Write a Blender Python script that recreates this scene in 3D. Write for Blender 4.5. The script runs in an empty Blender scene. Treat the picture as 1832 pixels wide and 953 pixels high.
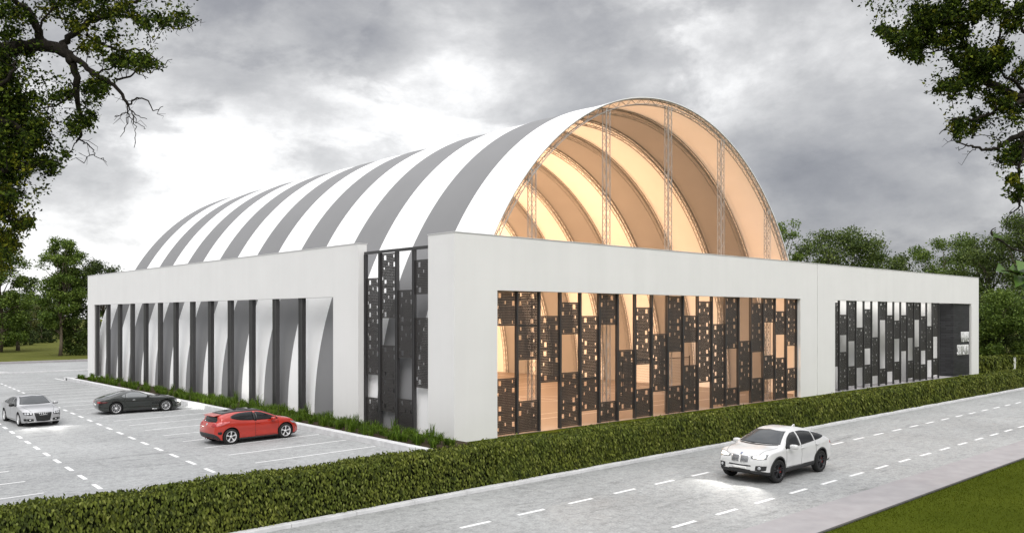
import bpy, bmesh, math, random
import numpy as np
from mathutils import Vector, Matrix
from mathutils.bvhtree import BVHTree

R_ = math.radians
PI = math.pi
rng = np.random.default_rng(7)
random.seed(7)
scene = bpy.context.scene
COL = scene.collection

# ------------------------------------------------------------------ helpers
def tag(o, label=None, cat=None, group=None, kind=None):
    if label: o['label'] = label
    if cat: o['category'] = cat
    if group: o['group'] = group
    if kind: o['kind'] = kind
    return o

def empty(name, loc=(0, 0, 0), rz=0.0):
    o = bpy.data.objects.new(name, None)
    o.location = loc; o.rotation_euler = (0, 0, rz)
    o.empty_display_size = 0.2
    COL.objects.link(o)
    return o

def link(name, me, parent=None, loc=(0, 0, 0), rz=0.0):
    o = bpy.data.objects.new(name, me)
    o.location = loc; o.rotation_euler = (0, 0, rz)
    COL.objects.link(o)
    if parent is not None: o.parent = parent
    return o

def tri_mesh(name, V, F, mat, smooth=False):
    """V (n,3), F (m,k) arrays, one material."""
    V = np.asarray(V, np.float32); F = np.asarray(F, np.int32)
    me = bpy.data.meshes.new(name)
    k = F.shape[1]
    me.vertices.add(len(V)); me.vertices.foreach_set('co', V.ravel())
    me.loops.add(F.size); me.loops.foreach_set('vertex_index', F.ravel())
    me.polygons.add(len(F))
    me.polygons.foreach_set('loop_start', np.arange(0, F.size, k, dtype=np.int32))
    me.polygons.foreach_set('loop_total', np.full(len(F), k, np.int32))
    if smooth: me.polygons.foreach_set('use_smooth', np.ones(len(F), bool))
    me.materials.append(mat)
    me.update(calc_edges=True); me.validate()
    return me

class MB:
    def __init__(s): s.v = []; s.f = []; s.m = []; s.sm = []
    def add(s, vs, fs, mi=0, smooth=False):
        b = len(s.v); s.v += [tuple(p) for p in vs]
        for f in fs:
            s.f.append(tuple(b + i for i in f)); s.m.append(mi); s.sm.append(smooth)
    def box(s, x0, x1, y0, y1, z0, z1, mi=0):
        s.add([(x0,y0,z0),(x1,y0,z0),(x1,y1,z0),(x0,y1,z0),(x0,y0,z1),(x1,y0,z1),(x1,y1,z1),(x0,y1,z1)],
              [(0,3,2,1),(4,5,6,7),(0,1,5,4),(1,2,6,5),(2,3,7,6),(3,0,4,7)], mi)
    def prism(s, pts, axis, a, b, mi=0):
        """polygon pts in the plane normal to axis ('x' -> (y,z), 'y' -> (x,z), 'z' -> (x,y))"""
        def P(p, t):
            return {'x': (t, p[0], p[1]), 'y': (p[0], t, p[1]), 'z': (p[0], p[1], t)}[axis]
        n = len(pts)
        from mathutils.geometry import tessellate_polygon
        tris = tessellate_polygon([[Vector((p[0], p[1], 0)) for p in pts]])
        vs = [P(p, a) for p in pts] + [P(p, b) for p in pts]
        fs = [tuple(t) for t in tris] + [tuple(n + i for i in reversed(t)) for t in tris]
        fs += [(i, (i+1) % n, n + (i+1) % n, n + i) for i in range(n)]
        s.add(vs, fs, mi)
    def tube(s, pts, rad, n=6, mi=0, cap=True, smooth=True):
        pts = [Vector(p) for p in pts]
        if not hasattr(rad, '__len__'): rad = [rad] * len(pts)
        t0 = (pts[1] - pts[0]).normalized()
        up = Vector((0, 0, 1)) if abs(t0.z) < .9 else Vector((1, 0, 0))
        nrm = t0.cross(up).normalized()
        vs = []; 
        for i, p in enumerate(pts):
            if i == 0: t = pts[1] - pts[0]
            elif i == len(pts) - 1: t = pts[-1] - pts[-2]
            else: t = pts[i+1] - pts[i-1]
            t = t.normalized() if t.length > 1e-9 else t0
            nrm = (nrm - t * nrm.dot(t))
            nrm = nrm.normalized() if nrm.length > 1e-6 else t.orthogonal().normalized()
            bn = t.cross(nrm)
            for k in range(n):
                a = 2 * PI * k / n
                vs.append(p + (nrm * math.cos(a) + bn * math.sin(a)) * rad[i])
        fs = []
        for i in range(len(pts) - 1):
            for k in range(n):
                a = i*n + k; b = i*n + (k+1) % n
                fs.append((a, b, b + n, a + n))
        if cap:
            fs.append(tuple(range(n-1, -1, -1))); e = (len(pts)-1)*n
            fs.append(tuple(range(e, e+n)))
        s.add(vs, fs, mi, smooth)
    def lathe(s, prof, n=32, mi=0, axis='y', c=(0, 0, 0), smooth=True):
        """prof: (radius, offset along axis)"""
        vs = []
        for r, h in prof:
            for k in range(n):
                a = 2*PI*k/n; u = r*math.cos(a); w = r*math.sin(a)
                p = (u, h, w) if axis == 'y' else ((h, u, w) if axis == 'x' else (u, w, h))
                vs.append((p[0]+c[0], p[1]+c[1], p[2]+c[2]))
        fs = []
        for i in range(len(prof)-1):
            for k in range(n):
                a = i*n+k; b = i*n+(k+1) % n
                fs.append((a, b, b+n, a+n))
        s.add(vs, fs, mi, smooth)
    def mesh(s, name, mats):
        me = bpy.data.meshes.new(name)
        me.from_pydata(s.v, [], s.f)
        for m in (mats if isinstance(mats, (list, tuple)) else [mats]): me.materials.append(m)
        me.polygons.foreach_set('material_index', s.m)
        me.polygons.foreach_set('use_smooth', s.sm)
        me.update()
        return me
    def build(s, name, mats, parent=None, loc=(0, 0, 0), rz=0.0, bevel=0):
        o = link(name, s.mesh(name, mats), parent, loc, rz)
        if bevel:
            b = o.modifiers.new('edge', 'BEVEL'); b.width = bevel; b.segments = 2; b.limit_method = 'ANGLE'
        return o

def copy_tree(o, parent=None):
    c = o.copy(); COL.objects.link(c)
    if parent is not None: c.parent = parent
    for ch in list(o.children): copy_tree(ch, c)
    return c

# ------------------------------------------------------------------ materials
def new_mat(name):
    m = bpy.data.materials.new(name); m.use_nodes = True
    nt = m.node_tree
    return m, nt, nt.nodes['Principled BSDF']

def N(nt, t, **kw):
    n = nt.nodes.new(t)
    for k, v in kw.items(): setattr(n, k, v)
    return n

def coords(nt, scale=(1, 1, 1)):
    tc = N(nt, 'ShaderNodeTexCoord'); mp = N(nt, 'ShaderNodeMapping')
    mp.inputs['Scale'].default_value = scale
    nt.links.new(tc.outputs['Object'], mp.inputs['Vector'])
    return mp.outputs['Vector']

def noise(nt, vec, scale, detail=4, rough=.55, dist=0):
    n = N(nt, 'ShaderNodeTexNoise'); n.inputs['Scale'].default_value = scale
    n.inputs['Detail'].default_value = detail; n.inputs['Roughness'].default_value = rough
    n.inputs['Distortion'].default_value = dist
    nt.links.new(vec, n.inputs['Vector']); return n.outputs['Fac']

def ramp(nt, fac, stops):
    r = N(nt, 'ShaderNodeValToRGB'); e = r.color_ramp.elements
    while len(e) < len(stops): e.new(0.5)
    for el, (p, c) in zip(e, stops):
        el.position = p; el.color = (*c, 1) if len(c) == 3 else c
    nt.links.new(fac, r.inputs['Fac']); return r.outputs['Color']

def mixc(nt, a, b, fac, mode='MIX'):
    m = N(nt, 'ShaderNodeMix', data_type='RGBA', blend_type=mode)
    for sock, v in ((m.inputs[0], fac), (m.inputs[6], a), (m.inputs[7], b)):
        if hasattr(v, 'links') or isinstance(v, bpy.types.NodeSocket): nt.links.new(v, sock)
        elif isinstance(v, (int, float)): sock.default_value = v
        else: sock.default_value = (*v, 1)
    return m.outputs[2]

def g3(v): return (v, v, v)

def plain(name, col, rough=.5, metal=0, var=.08, scale=3, spec=.5, coat=0, bump=0, bscale=60):
    m, nt, b = new_mat(name)
    v = coords(nt)
    c = ramp(nt, noise(nt, v, scale, 5), [(.3, tuple(x*(1-var) for x in col)), (.7, tuple(x*(1+var) for x in col))])
    nt.links.new(c, b.inputs['Base Color'])
    b.inputs['Roughness'].default_value = rough; b.inputs['Metallic'].default_value = metal
    b.inputs['Specular IOR Level'].default_value = spec
    b.inputs['Coat Weight'].default_value = coat; b.inputs['Coat Roughness'].default_value = .04
    if bump:
        bp = N(nt, 'ShaderNodeBump'); bp.inputs['Strength'].default_value = bump; bp.inputs['Distance'].default_value = .01
        nt.links.new(noise(nt, v, bscale, 4), bp.inputs['Height']); nt.links.new(bp.outputs[0], b.inputs['Normal'])
    return m

def render_wall(name, col):
    """white render with faint vertical rain streaks and patches"""
    m, nt, b = new_mat(name)
    v = coords(nt); vs = coords(nt, (2.2, 2.2, .12))
    a = ramp(nt, noise(nt, v, .35, 6, .6), [(.3, tuple(x*.965 for x in col)), (.7, tuple(min(1, x*1.015) for x in col))])
    s = ramp(nt, noise(nt, vs, .5, 6, .6), [(.30, g3(.955)), (.6, g3(1))])
    nt.links.new(mixc(nt, a, s, .7, 'MULTIPLY'), b.inputs['Base Color'])
    b.inputs['Roughness'].default_value = .8; b.inputs['Specular IOR Level'].default_value = .25
    bp = N(nt, 'ShaderNodeBump'); bp.inputs['Strength'].default_value = .15; bp.inputs['Distance'].default_value = .01
    nt.links.new(noise(nt, v, 40, 3), bp.inputs['Height']); nt.links.new(bp.outputs[0], b.inputs['Normal'])
    return m

def asphalt(name, base, stain=True):
    m, nt, b = new_mat(name)
    v = coords(nt)
    big = ramp(nt, noise(nt, v, .18, 5, .6), [(.3, tuple(x*.84 for x in base)), (.7, tuple(x*1.12 for x in base))])
    mid = ramp(nt, noise(nt, v, 3.6, 6, .82), [(.33, g3(.68)), (.5, g3(1)), (.68, g3(1.24))])
    fine = ramp(nt, noise(nt, v, 16, 3, .7), [(.33, g3(.80)), (.5, g3(1)), (.7, g3(1.22))])
    vo = N(nt, 'ShaderNodeTexVoronoi'); vo.inputs['Scale'].default_value = 3.2; vo.inputs['Randomness'].default_value = 1
    nt.links.new(v, vo.inputs['Vector'])
    vo2 = N(nt, 'ShaderNodeTexVoronoi'); vo2.inputs['Scale'].default_value = 5.5; nt.links.new(v, vo2.inputs['Vector'])
    pits = ramp(nt, vo2.outputs['Distance'], [(.08, g3(.55)), (.17, g3(1))])
    chips = ramp(nt, vo.outputs['Distance'], [(.07, g3(1.45)), (.13, g3(1))])
    c = mixc(nt, big, mid, 1, 'MULTIPLY'); c = mixc(nt, c, fine, 1, 'MULTIPLY'); c = mixc(nt, c, chips, .9, 'MULTIPLY'); c = mixc(nt, c, pits, .6, 'MULTIPLY')
    if stain:
        vs = coords(nt, (.35, 1.6, 1))
        st = ramp(nt, noise(nt, vs, .9, 8, .72, .6), [(.30, g3(.55)), (.44, g3(1))])
        c = mixc(nt, c, st, .85, 'MULTIPLY')
    nt.links.new(c, b.inputs['Base Color'])
    rr = ramp(nt, noise(nt, v, .5, 4), [(.3, g3(.62)), (.7, g3(.85))])
    nt.links.new(rr, b.inputs['Roughness']); b.inputs['Specular IOR Level'].default_value = .3
    bp = N(nt, 'ShaderNodeBump'); bp.inputs['Strength'].default_value = .3; bp.inputs['Distance'].default_value = .006
    nt.links.new(noise(nt, v, 45, 3), bp.inputs['Height']); nt.links.new(bp.outputs[0], b.inputs['Normal'])
    return m

def paint_line(name, col=.72):
    m, nt, b = new_mat(name)
    v = coords(nt)
    c = ramp(nt, noise(nt, v, 14, 6, .75), [(.30, g3(col*.62)), (.45, g3(col))])
    nt.links.new(c, b.inputs['Base Color']); b.inputs['Roughness'].default_value = .7
    return m

def leafy(name, stops, rough=.55, trans=.25, spec=.35, patch=None):
    """each leaf its own tone; clumps of slightly different hue"""
    m, nt, b = new_mat(name)
    geo = N(nt, 'ShaderNodeNewGeometry')
    c = ramp(nt, geo.outputs['Random Per Island'], stops)
    v = coords(nt)
    hue = ramp(nt, noise(nt, v, patch or .6, 3), [(.3, (.80, .86, .75)), (.7, (1.22, 1.15, 1.05))])
    c = mixc(nt, c, hue, 1, 'MULTIPLY')
    nt.links.new(c, b.inputs['Base Color']); b.inputs['Roughness'].default_value = rough
    b.inputs['Specular IOR Level'].default_value = spec
    tr = N(nt, 'ShaderNodeBsdfTranslucent'); nt.links.new(c, tr.inputs['Color'])
    mx = N(nt, 'ShaderNodeMixShader'); mx.inputs[0].default_value = trans
    nt.links.new(b.outputs[0], mx.inputs[1]); nt.links.new(tr.outputs[0], mx.inputs[2])
    nt.links.new(mx.outputs[0], nt.nodes['Material Output'].inputs['Surface'])
    return m

def lawn_mat(name, a, bcol):
    m, nt, b = new_mat(name)
    v = coords(nt); v2 = coords(nt, (1, 3, 1))
    c1 = ramp(nt, noise(nt, v, .25, 6, .6), [(.3, a), (.7, bcol)])
    c2 = ramp(nt, noise(nt, v2, 9, 6, .75), [(.3, g3(.62)), (.7, g3(1.3))])
    nt.links.new(mixc(nt, c1, c2, 1, 'MULTIPLY'), b.inputs['Base Color'])
    b.inputs['Roughness'].default_value = .95; b.inputs['Specular IOR Level'].default_value = .02
    bp = N(nt, 'ShaderNodeBump'); bp.inputs['Strength'].default_value = .6; bp.inputs['Distance'].default_value = .03
    nt.links.new(noise(nt, v, 22, 4), bp.inputs['Height']); nt.links.new(bp.outputs[0], b.inputs['Normal'])
    return m

def emit(name, col, strength):
    m, nt, b = new_mat(name)
    b.inputs['Base Color'].default_value = (.8, .8, .8, 1)
    b.inputs['Emission Color'].default_value = (*col, 1); b.inputs['Emission Strength'].default_value = strength
    b.inputs['Roughness'].default_value = .1
    return m

def carpaint(name, col, metal=0., rough=.32):
    m, nt, b = new_mat(name)
    v = coords(nt)
    c = ramp(nt, noise(nt, v, 2.5, 4), [(.3, tuple(x*.95 for x in col)), (.7, tuple(x*1.04 for x in col))])
    nt.links.new(c, b.inputs['Base Color'])
    b.inputs['Metallic'].default_value = metal; b.inputs['Roughness'].default_value = rough
    b.inputs['Coat Weight'].default_value = .8; b.inputs['Coat Roughness'].default_value = .05
    return m

def glass_dark(name, col=(.008, .009, .010), rough=.04, spec=.35):
    m, nt, b = new_mat(name)
    b.inputs['Base Color'].default_value = (*col, 1); b.inputs['Roughness'].default_value = rough
    b.inputs['Specular IOR Level'].default_value = spec
    return m

def bark_mat(name, col):
    m, nt, b = new_mat(name)
    v = coords(nt, (1, 1, .3))
    c = ramp(nt, noise(nt, v, 9, 8, .7), [(.3, tuple(x*.45 for x in col)), (.7, tuple(x*1.3 for x in col))])
    nt.links.new(c, b.inputs['Base Color']); b.inputs['Roughness'].default_value = .95
    b.inputs['Specular IOR Level'].default_value = .15
    bp = N(nt, 'ShaderNodeBump'); bp.inputs['Strength'].default_value = .8; bp.inputs['Distance'].default_value = .03
    nt.links.new(noise(nt, v, 14, 6), bp.inputs['Height']); nt.links.new(bp.outputs[0], b.inputs['Normal'])
    return m

def brick_mat(name):
    m, nt, b = new_mat(name)
    tc = N(nt, 'ShaderNodeTexCoord'); sx = N(nt, 'ShaderNodeSeparateXYZ'); cx = N(nt, 'ShaderNodeCombineXYZ')
    nt.links.new(tc.outputs['Object'], sx.inputs[0])
    ad = N(nt, 'ShaderNodeMath', operation='ADD'); nt.links.new(sx.outputs[0], ad.inputs[0]); nt.links.new(sx.outputs[1], ad.inputs[1])
    nt.links.new(ad.outputs[0], cx.inputs[0]); nt.links.new(sx.outputs[2], cx.inputs[1])
    br = N(nt, 'ShaderNodeTexBrick'); nt.links.new(cx.outputs[0], br.inputs['Vector'])
    br.inputs['Color1'].default_value = (.012, .012, .014, 1); br.inputs['Color2'].default_value = (.030, .030, .034, 1)
    br.inputs['Mortar'].default_value = (.006, .006, .007, 1)
    br.inputs['Scale'].default_value = 1; br.inputs['Brick Width'].default_value = .9; br.inputs['Row Height'].default_value = .16
    br.inputs['Mortar Size'].default_value = .015
    nt.links.new(br.outputs['Color'], b.inputs['Base Color']); b.inputs['Roughness'].default_value = .6
    bp = N(nt, 'ShaderNodeBump'); bp.inputs['Strength'].default_value = .6; bp.inputs['Distance'].default_value = .02
    nt.links.new(br.outputs['Color'], bp.inputs['Height']); nt.links.new(bp.outputs[0], b.inputs['Normal'])
    return m

M = {}
M['wall'] = render_wall('white_render', (.80, .795, .785))
M['coping'] = plain('coping_metal', (.62, .62, .62), .5, 0, .05)
M['white_mem'] = plain('white_membrane', (.94, .94, .94), .6, 0, .02, .4, .3)
M['grey_mem'] = plain('grey_membrane', (.235, .235, .240), .6, 0, .03, .4, .2)
M['grey_lining'] = plain('grey_lining', (.34, .335, .33), .6, 0, .03, .4, .2)
M['post'] = plain('dark_metal', (.040, .039, .040), .42, 0, .15, 2, .5)
M['panel'] = plain('perforated_metal', (.034, .031, .030), .45, 0, .15, 2, .5)
M['truss'] = plain('truss_steel', (.36, .35, .335), .45, .3, .1, 4)
M['brick'] = brick_mat('dark_brick')
M['sign'] = plain('sign_white', (.82, .82, .82), .5, 0, .02)
M['floor'] = plain('sports_floor', (.25, .20, .165), .45, 0, .05, .5)
M['line'] = paint_line('court_paint', .8)
M['road_line'] = paint_line('road_paint', .80)
M['asphalt'] = asphalt('parking_asphalt', (.335, .34, .34))
M['road'] = asphalt('road_asphalt', (.33, .334, .33))
M['walk'] = plain('pavement_concrete', (.335, .32, .325), .85, 0, .10, 1.3, .2, bump=.2)
M['kerb'] = plain('kerb_concrete', (.60, .60, .605), .85, 0, .12, 2.5, .2, bump=.2)
M['edge'] = plain('edging_dark', (.06, .06, .055), .9, 0, .2)
M['soil'] = plain('soil', (.045, .034, .022), .95, 0, .3, 8, .1, bump=.5, bscale=20)
M['lawn'] = lawn_mat('lawn', (.050, .066, .006), (.074, .092, .009))
M['field'] = lawn_mat('meadow', (.085, .095, .022), (.125, .13, .035))
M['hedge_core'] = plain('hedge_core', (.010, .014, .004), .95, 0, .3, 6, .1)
M['hedge'] = leafy('hedge_leaf', [(0, (.020, .028, .004)), (.45, (.078, .100, .014)), (.85, (.150, .178, .028)), (1, (.22, .24, .07))], .6, .18, .18, 1.2)
M['blade'] = leafy('grass_blade', [(0, (.022, .046, .005)), (.5, (.085, .15, .012)), (1, (.17, .26, .03))], .6, .3, .2)
M['turf'] = leafy('turf_blade', [(0, (.046, .062, .005)), (.6, (.072, .092, .008)), (1, (.10, .12, .016))], .9, .25, .0)
M['oak_leaf'] = leafy('oak_leaf', [(0, (.007, .013, .003)), (.5, (.024, .042, .006)), (.8, (.060, .090, .011)), (1, (.14, .18, .022))], .7, .10, .06, .9)  # wide ramp paints shaded and highlighted leaves into the colour
M['oak_leaf_lit'] = leafy('oak_leaf_lit', [(0, (.02, .03, .003)), (.5, (.070, .085, .007)), (1, (.19, .19, .018))], .7, .18, .06, .9)  # yellower copy of the oak leaf, painted for the lit parts of the crown
M['tree_mid'] = leafy('tree_leaf', [(0, (.028, .050, .009)), (.6, (.080, .120, .024)), (1, (.175, .23, .06))], .55, .25, .3, .25)
M['tree_light'] = leafy('tree_leaf_light', [(0, (.045, .080, .012)), (.6, (.105, .165, .024)), (1, (.21, .28, .06))], .55, .3, .3, .25)
M['tree_olive'] = leafy('tree_leaf_olive', [(0, (.05, .06, .014)), (.6, (.09, .10, .024)), (1, (.15, .15, .05))], .55, .3, .3, .25)
M['tree_dark'] = leafy('tree_leaf_dark', [(0, (.014, .026, .007)), (.6, (.040, .064, .015)), (1, (.09, .125, .034))], .6, .2, .25, .25)
M['fresh_leaf'] = leafy('fresh_leaf', [(0, (.05, .10, .015)), (1, (.10, .19, .03))], .4, .35, .4)
M['bark'] = bark_mat('oak_bark', (.026, .022, .018))
M['bark_grey'] = bark_mat('grey_bark', (.14, .115, .085))
M['tyre'] = plain('tyre_rubber', (.018, .018, .018), .8, 0, .1, 10, .3)
M['dark_plastic'] = plain('dark_plastic', (.022, .022, .023), .55, 0, .1, 10)
M['black'] = plain('black_trim', (.008, .008, .008), .4, 0, .1, 10)
M['chrome'] = plain('chrome', (.75, .75, .76), .15, 1, .03)
M['alloy'] = plain('alloy', (.78, .78, .79), .35, .4, .04)
M['alloy_dark'] = plain('alloy_dark', (.05, .05, .055), .35, .6, .1)
M['caliper'] = plain('red_caliper', (.16, .012, .012), .4)
M['glass'] = glass_dark('tinted_glass')
M['glass_light'] = glass_dark('clear_glass', (.07, .075, .08), .02)
M['lens'] = plain('lamp_lens', (.55, .56, .58), .12, .4, .25, 14, .8)
M['lens_grey'] = plain('lamp_glass_grey', (.20, .205, .21), .1, .3, .3, 14, .8)
M['glass_lit'] = glass_dark('lit_glass', (.20, .21, .215), .03)  # opaque; grey base colour stands in for light seen through the windows
M['lens_lit'] = emit('lamp_lit', (1, .95, .85), 3.5)
M['red_lens'] = plain('tail_lens', (.35, .010, .012), .15, 0, .2, 10, .8)
M['red_dark'] = plain('tail_lens_dark', (.08, .010, .010), .15, 0, .2, 10, .8)
M['plate'] = plain('number_plate', (.75, .75, .74), .5, 0, .02)
M['net'] = plain('net_cord', (.16, .13, .11), .8, 0, .1)

# ------------------------------------------------------------------ camera
CX, CY, CH = -22.443, -28.261, 5.6
YAW = R_(42.47)
cam = bpy.data.cameras.new('camera'); cam_o = bpy.data.objects.new('camera', cam); COL.objects.link(cam_o)
cam_o.location = (CX, CY, CH); cam_o.rotation_euler = (PI/2, 0, -YAW)
cam.sensor_width = 36; cam.lens = 1474/1832*36; cam.shift_y = (564.8-476.5)/1832
cam.clip_end = 5000; cam.clip_start = .1
scene.camera = cam_o
CR = Vector((math.cos(YAW), -math.sin(YAW), 0)); CD = Vector((math.sin(YAW), math.cos(YAW), 0))
def from_view(px, py, depth):
    """survey point: bearing/elevation measured on the photo, at a given distance"""
    u = (px-916)/1474*depth; w = (564.8-py)/1474*depth
    return Vector((CX, CY, CH)) + CD*depth + CR*u + Vector((0, 0, w))

# ------------------------------------------------------------------ ground, roads, markings
def sheet(name, x0, x1, y0, y1, z, mat):
    o = link(name, tri_mesh(name, [(x0,y0,z),(x1,y0,z),(x1,y1,z),(x0,y1,z)], [(0,1,2,3)], mat))
    return tag(o, kind='structure')
sheet('ground', -1500, 1500, -1500, 1500, -.03, M['field'])
sheet('parking_lot', -70, 0.3, -6.6, 63.4, 0, M['asphalt'])
sheet('service_yard', .3, 30, 54.25, 63.4, 0, M['asphalt'])
sheet('road', -150, 300, -16.4, -8.2, -.002, M['road'])
sheet('pavement', -150, 300, -17.95, -16.4, .002, M['walk'])
sheet('lawn', -150, 300, -70, -18.03, .012, M['lawn'])
sheet('verge', -2.3, 300, -8.0, .4, .03, M['lawn'])
sheet('far_road', -150, 200, 64.1, 82.4, -.004, M['asphalt'])
sheet('planting_bed', -2.28, .02, -6.55, 50.53, .19, M['soil'])

k = MB(); k.box(-150, 300, -18.03, -17.95, -.05, .045); tag(k.build('lawn_edging', M['edge']), kind='structure')
k = MB()
x = -60.0
while x < 160:
    k.box(x, x+1.985, -8.22, -7.97, -.05, .10 + .004*math.sin(x*7)); x += 2.0
tag(k.build('road_kerb', M['kerb'], bevel=.012), kind='structure')
k = MB()
y = -6.5
while y < 50.2:
    k.box(-2.66, -2.27, y, y+1.985, -.05, .235 + .003*math.sin(y*5)); y += 2.0
k.box(-2.66, .3, 50.52, 50.86, -.05, .235)
tag(k.build('parking_kerb', M['kerb'], bevel=.012), kind='structure')
k = MB(); k.box(-70, 40, 63.42, 63.7, -.05, .13); tag(k.build('far_kerb', M['kerb']), kind='structure')
k = MB(); k.box(-150, 200, 82.42, 83.3, -.05, .22); tag(k.build('lawn_kerb', M['walk']), kind='structure')
# pale paved island by the far road
k = MB(); k.prism([(-30,65.2),(-6.5,64.6),(-4.1,65.3),(-6.0,67.6),(-12,69.5),(-30,70)], 'z', -.05, .10)
tag(k.build('traffic_island', M['kerb']), kind='structure')

k = MB()
def quad(p, q, w, z=.005):
    p = Vector((*p, z)); q = Vector((*q, z)); d = (q-p).normalized(); n = Vector((-d.y, d.x, 0))*w/2
    k.add([p-n, q-n, q+n, p+n], [(0,1,2,3)])
for y0 in (-11.25, -15.02):
    x = -8.74 - 2.083*12 if y0 > -12 else -4.56 - 2.06*14
    per = 2.083 if y0 > -12 else 2.06
    while x < 120:
        quad((x, y0 + .004*(x+4)), (x+1.05, y0 + .004*(x+5)), .13, .003); x += per
tag(k.build('road_marking', M['road_line']), kind='structure')
k = MB()
# two dashed lane lines in the car park
for (xa, ya, xb, yb) in ((-10.15, 4.7, -8.9, 27.0), (-14.05, 4.4, -13.4, 17.5)):
    d = Vector((xb-xa, yb-ya, 0)).normalized(); y = -1
    t = -4.0
    while ya + t < 60:
        a = Vector((xa, ya, 0)) + d*t; b = a + d*1.0
        quad(a.xy[:], b.xy[:], .15, .005); t += 2.05
for i in range(21):
    y = -0.9 + 2.42*i
    quad((-8.45, y), (-2.85, y+.32), .10, .006)
for i in range(8):
    y = 1.0 + 2.47*i
    quad((-22, y-.35), (-15.76, y), .10, .006)
quad((-2.8, 53.9), (-2.77, 50.9), .16, .006)
tag(k.build('parking_marking', M['road_line']), kind='structure')

# mown grass blades on the near lawn
n = 62000
bx = rng.uniform(-6, 34, n); by = -18.05 - rng.random(n)**1.3*9
keep = (bx - CX)*.675 + (by - CY)*.738 > 12
bx, by = bx[keep], by[keep]; n = len(bx)
h = rng.uniform(.025, .06, n); a = rng.uniform(0, 2*PI, n); w = rng.uniform(.006, .012, n)
lx, ly = rng.normal(0, .02, n), rng.normal(0, .02, n)
V = np.empty((n, 3, 3), np.float32)
V[:,0] = np.stack([bx-np.cos(a)*w, by-np.sin(a)*w, np.full(n,.01)], 1)
V[:,1] = np.stack([bx+np.cos(a)*w, by+np.sin(a)*w, np.full(n,.01)], 1)
V[:,2] = np.stack([bx+lx, by+ly, .012+h], 1)
tag(link('grass', tri_mesh('grass', V.reshape(-1,3), np.arange(n*3).reshape(-1,3), M['turf'])), kind='stuff')

# ------------------------------------------------------------------ sports centre
hall = empty('sports_centre', (0, 0, 0))
tag(hall, 'white sports centre with grey and white striped barrel vault and dark lattice screens', 'building')
TOP = 9.26
# vault
VX, VA, VH = 16.4, 15.85, 18.0
V0, VP, NS = .68, 3.142, 17
def arc(t, inset=0.0):
    return (VX - (VA-inset)*math.cos(t), (VH-inset)*math.sin(t))
NA = 96
ts = [PI*i/NA for i in range(NA+1)]
mb = MB()
for inset, flip in ((0, False), (.04, True)):
    for s_ in range(NS):
        y0 = V0 + VP*s_; y1 = y0 + VP
        vs = []; sub = 3
        for j in range(sub+1):
            yy = y0 + (y1-y0)*j/sub
            sag = .05*math.sin(PI*j/sub)            # fabric dips slightly between ribs
            for t in ts:
                x_, z_ = arc(t, inset + sag); vs.append((x_, yy, z_))
        fs = []
        for j in range(sub):
            for i in range(NA):
                a = j*(NA+1)+i; f = (a, a+1, a+NA+2, a+NA+1)
                fs.append(f if flip else f[::-1])
        mb.add(vs, fs, (s_ % 2)*(2 if flip else 1), True)
for yy in (V0, V0+VP*NS):                           # hem at both ends
    vs = []
    for t in ts:
        x_, z_ = arc(t, 0); x2, z2 = arc(t, .04); vs += [(x_, yy, z_), (x2, yy, z2)]
    mb.add(vs, [(2*i, 2*i+2, 2*i+3, 2*i+1) for i in range(NA)], 0)
mem = mb.build('membrane_roof', [M['white_mem'], M['grey_mem'], M['grey_lining']], hall)

def lattice(mb, A, B, C, D, r_ch, r_lace):
    """four chord polylines of one box truss, laced on its four sides"""
    for c in (A, B, C, D): mb.tube(c, r_ch, 5)
    for p, q in ((A, B), (B, C), (C, D), (D, A)):
        for i in range(len(p)-1):
            if i % 2: mb.tube([p[i], q[i+1]], r_lace, 4, cap=False)
            else: mb.tube([q[i], p[i+1]], r_lace, 4, cap=False)
NT = 112
tt = [PI*i/NT for i in range(NT+1)]
mb = MB()
ch = []
for dy, ins in ((-.14, .07), (.14, .07), (.14, .38), (-.14, .38)):
    ch.append([(arc(t, ins)[0], dy, arc(t, ins)[1]) for t in tt])
lattice(mb, *ch, .027, .013)
tr_me = mb.mesh('arch_truss', M['truss'])
for i in range(NS+1):
    link('arch_truss', tr_me, hall, (0, V0 + VP*i + (.18 if i == 0 else (-.18 if i == NS else 0)), 0))
for cxp in (5.53, 11.05, 16.49, 21.87, 27.34):
    mb = MB()
    zt = VH*math.sqrt(1-((cxp-VX)/VA)**2) - .30
    nz = max(6, int(zt/.42))
    zz = [.02 + (zt-.02)*i/nz for i in range(nz+1)]
    cs = [[(cxp+dx, .86+dy, z) for z in zz] for dx, dy in ((-.14,-.14), (.14,-.14), (.14,.14), (-.14,.14))]
    lattice(mb, *cs, .026, .013)
    mb.build('truss_column', M['truss'], hall)

# front wall: a white portal frame plus the return at the corner
mb = MB()
FO0, FO1, FOT = 2.52, 30.18, 6.77
mb.prism([(0,0),(0,TOP),(32.52,TOP),(32.52,0),(FO1,0),(FO1,FOT),(FO0,FOT),(FO0,0)], 'y', 0, .5)
mb.box(0, .5, .5, 1.9, 0, TOP)
front = mb.build('front_wall', M['wall'], hall)
mb = MB()
mb.box(-.025, 32.53, -.025, .525, TOP, TOP+.035); mb.box(-.025, .525, .525, 1.925, TOP, TOP+.035)
mb.build('coping', M['coping'], front)
mb = MB()
SO0, SO1, SOT = 10.27, 52.3, 6.60
mb.prism([(7.79,0),(7.79,TOP),(54.2,TOP),(54.2,0),(SO1,0),(SO1,SOT),(SO0,SOT),(SO0,0)], 'x', 0, .5)
side = mb.build('side_wall', M['wall'], hall)
mb = MB(); mb.box(-.025, .525, 7.765, 54.22, TOP, TOP+.035); mb.build('coping', M['coping'], side)
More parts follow.
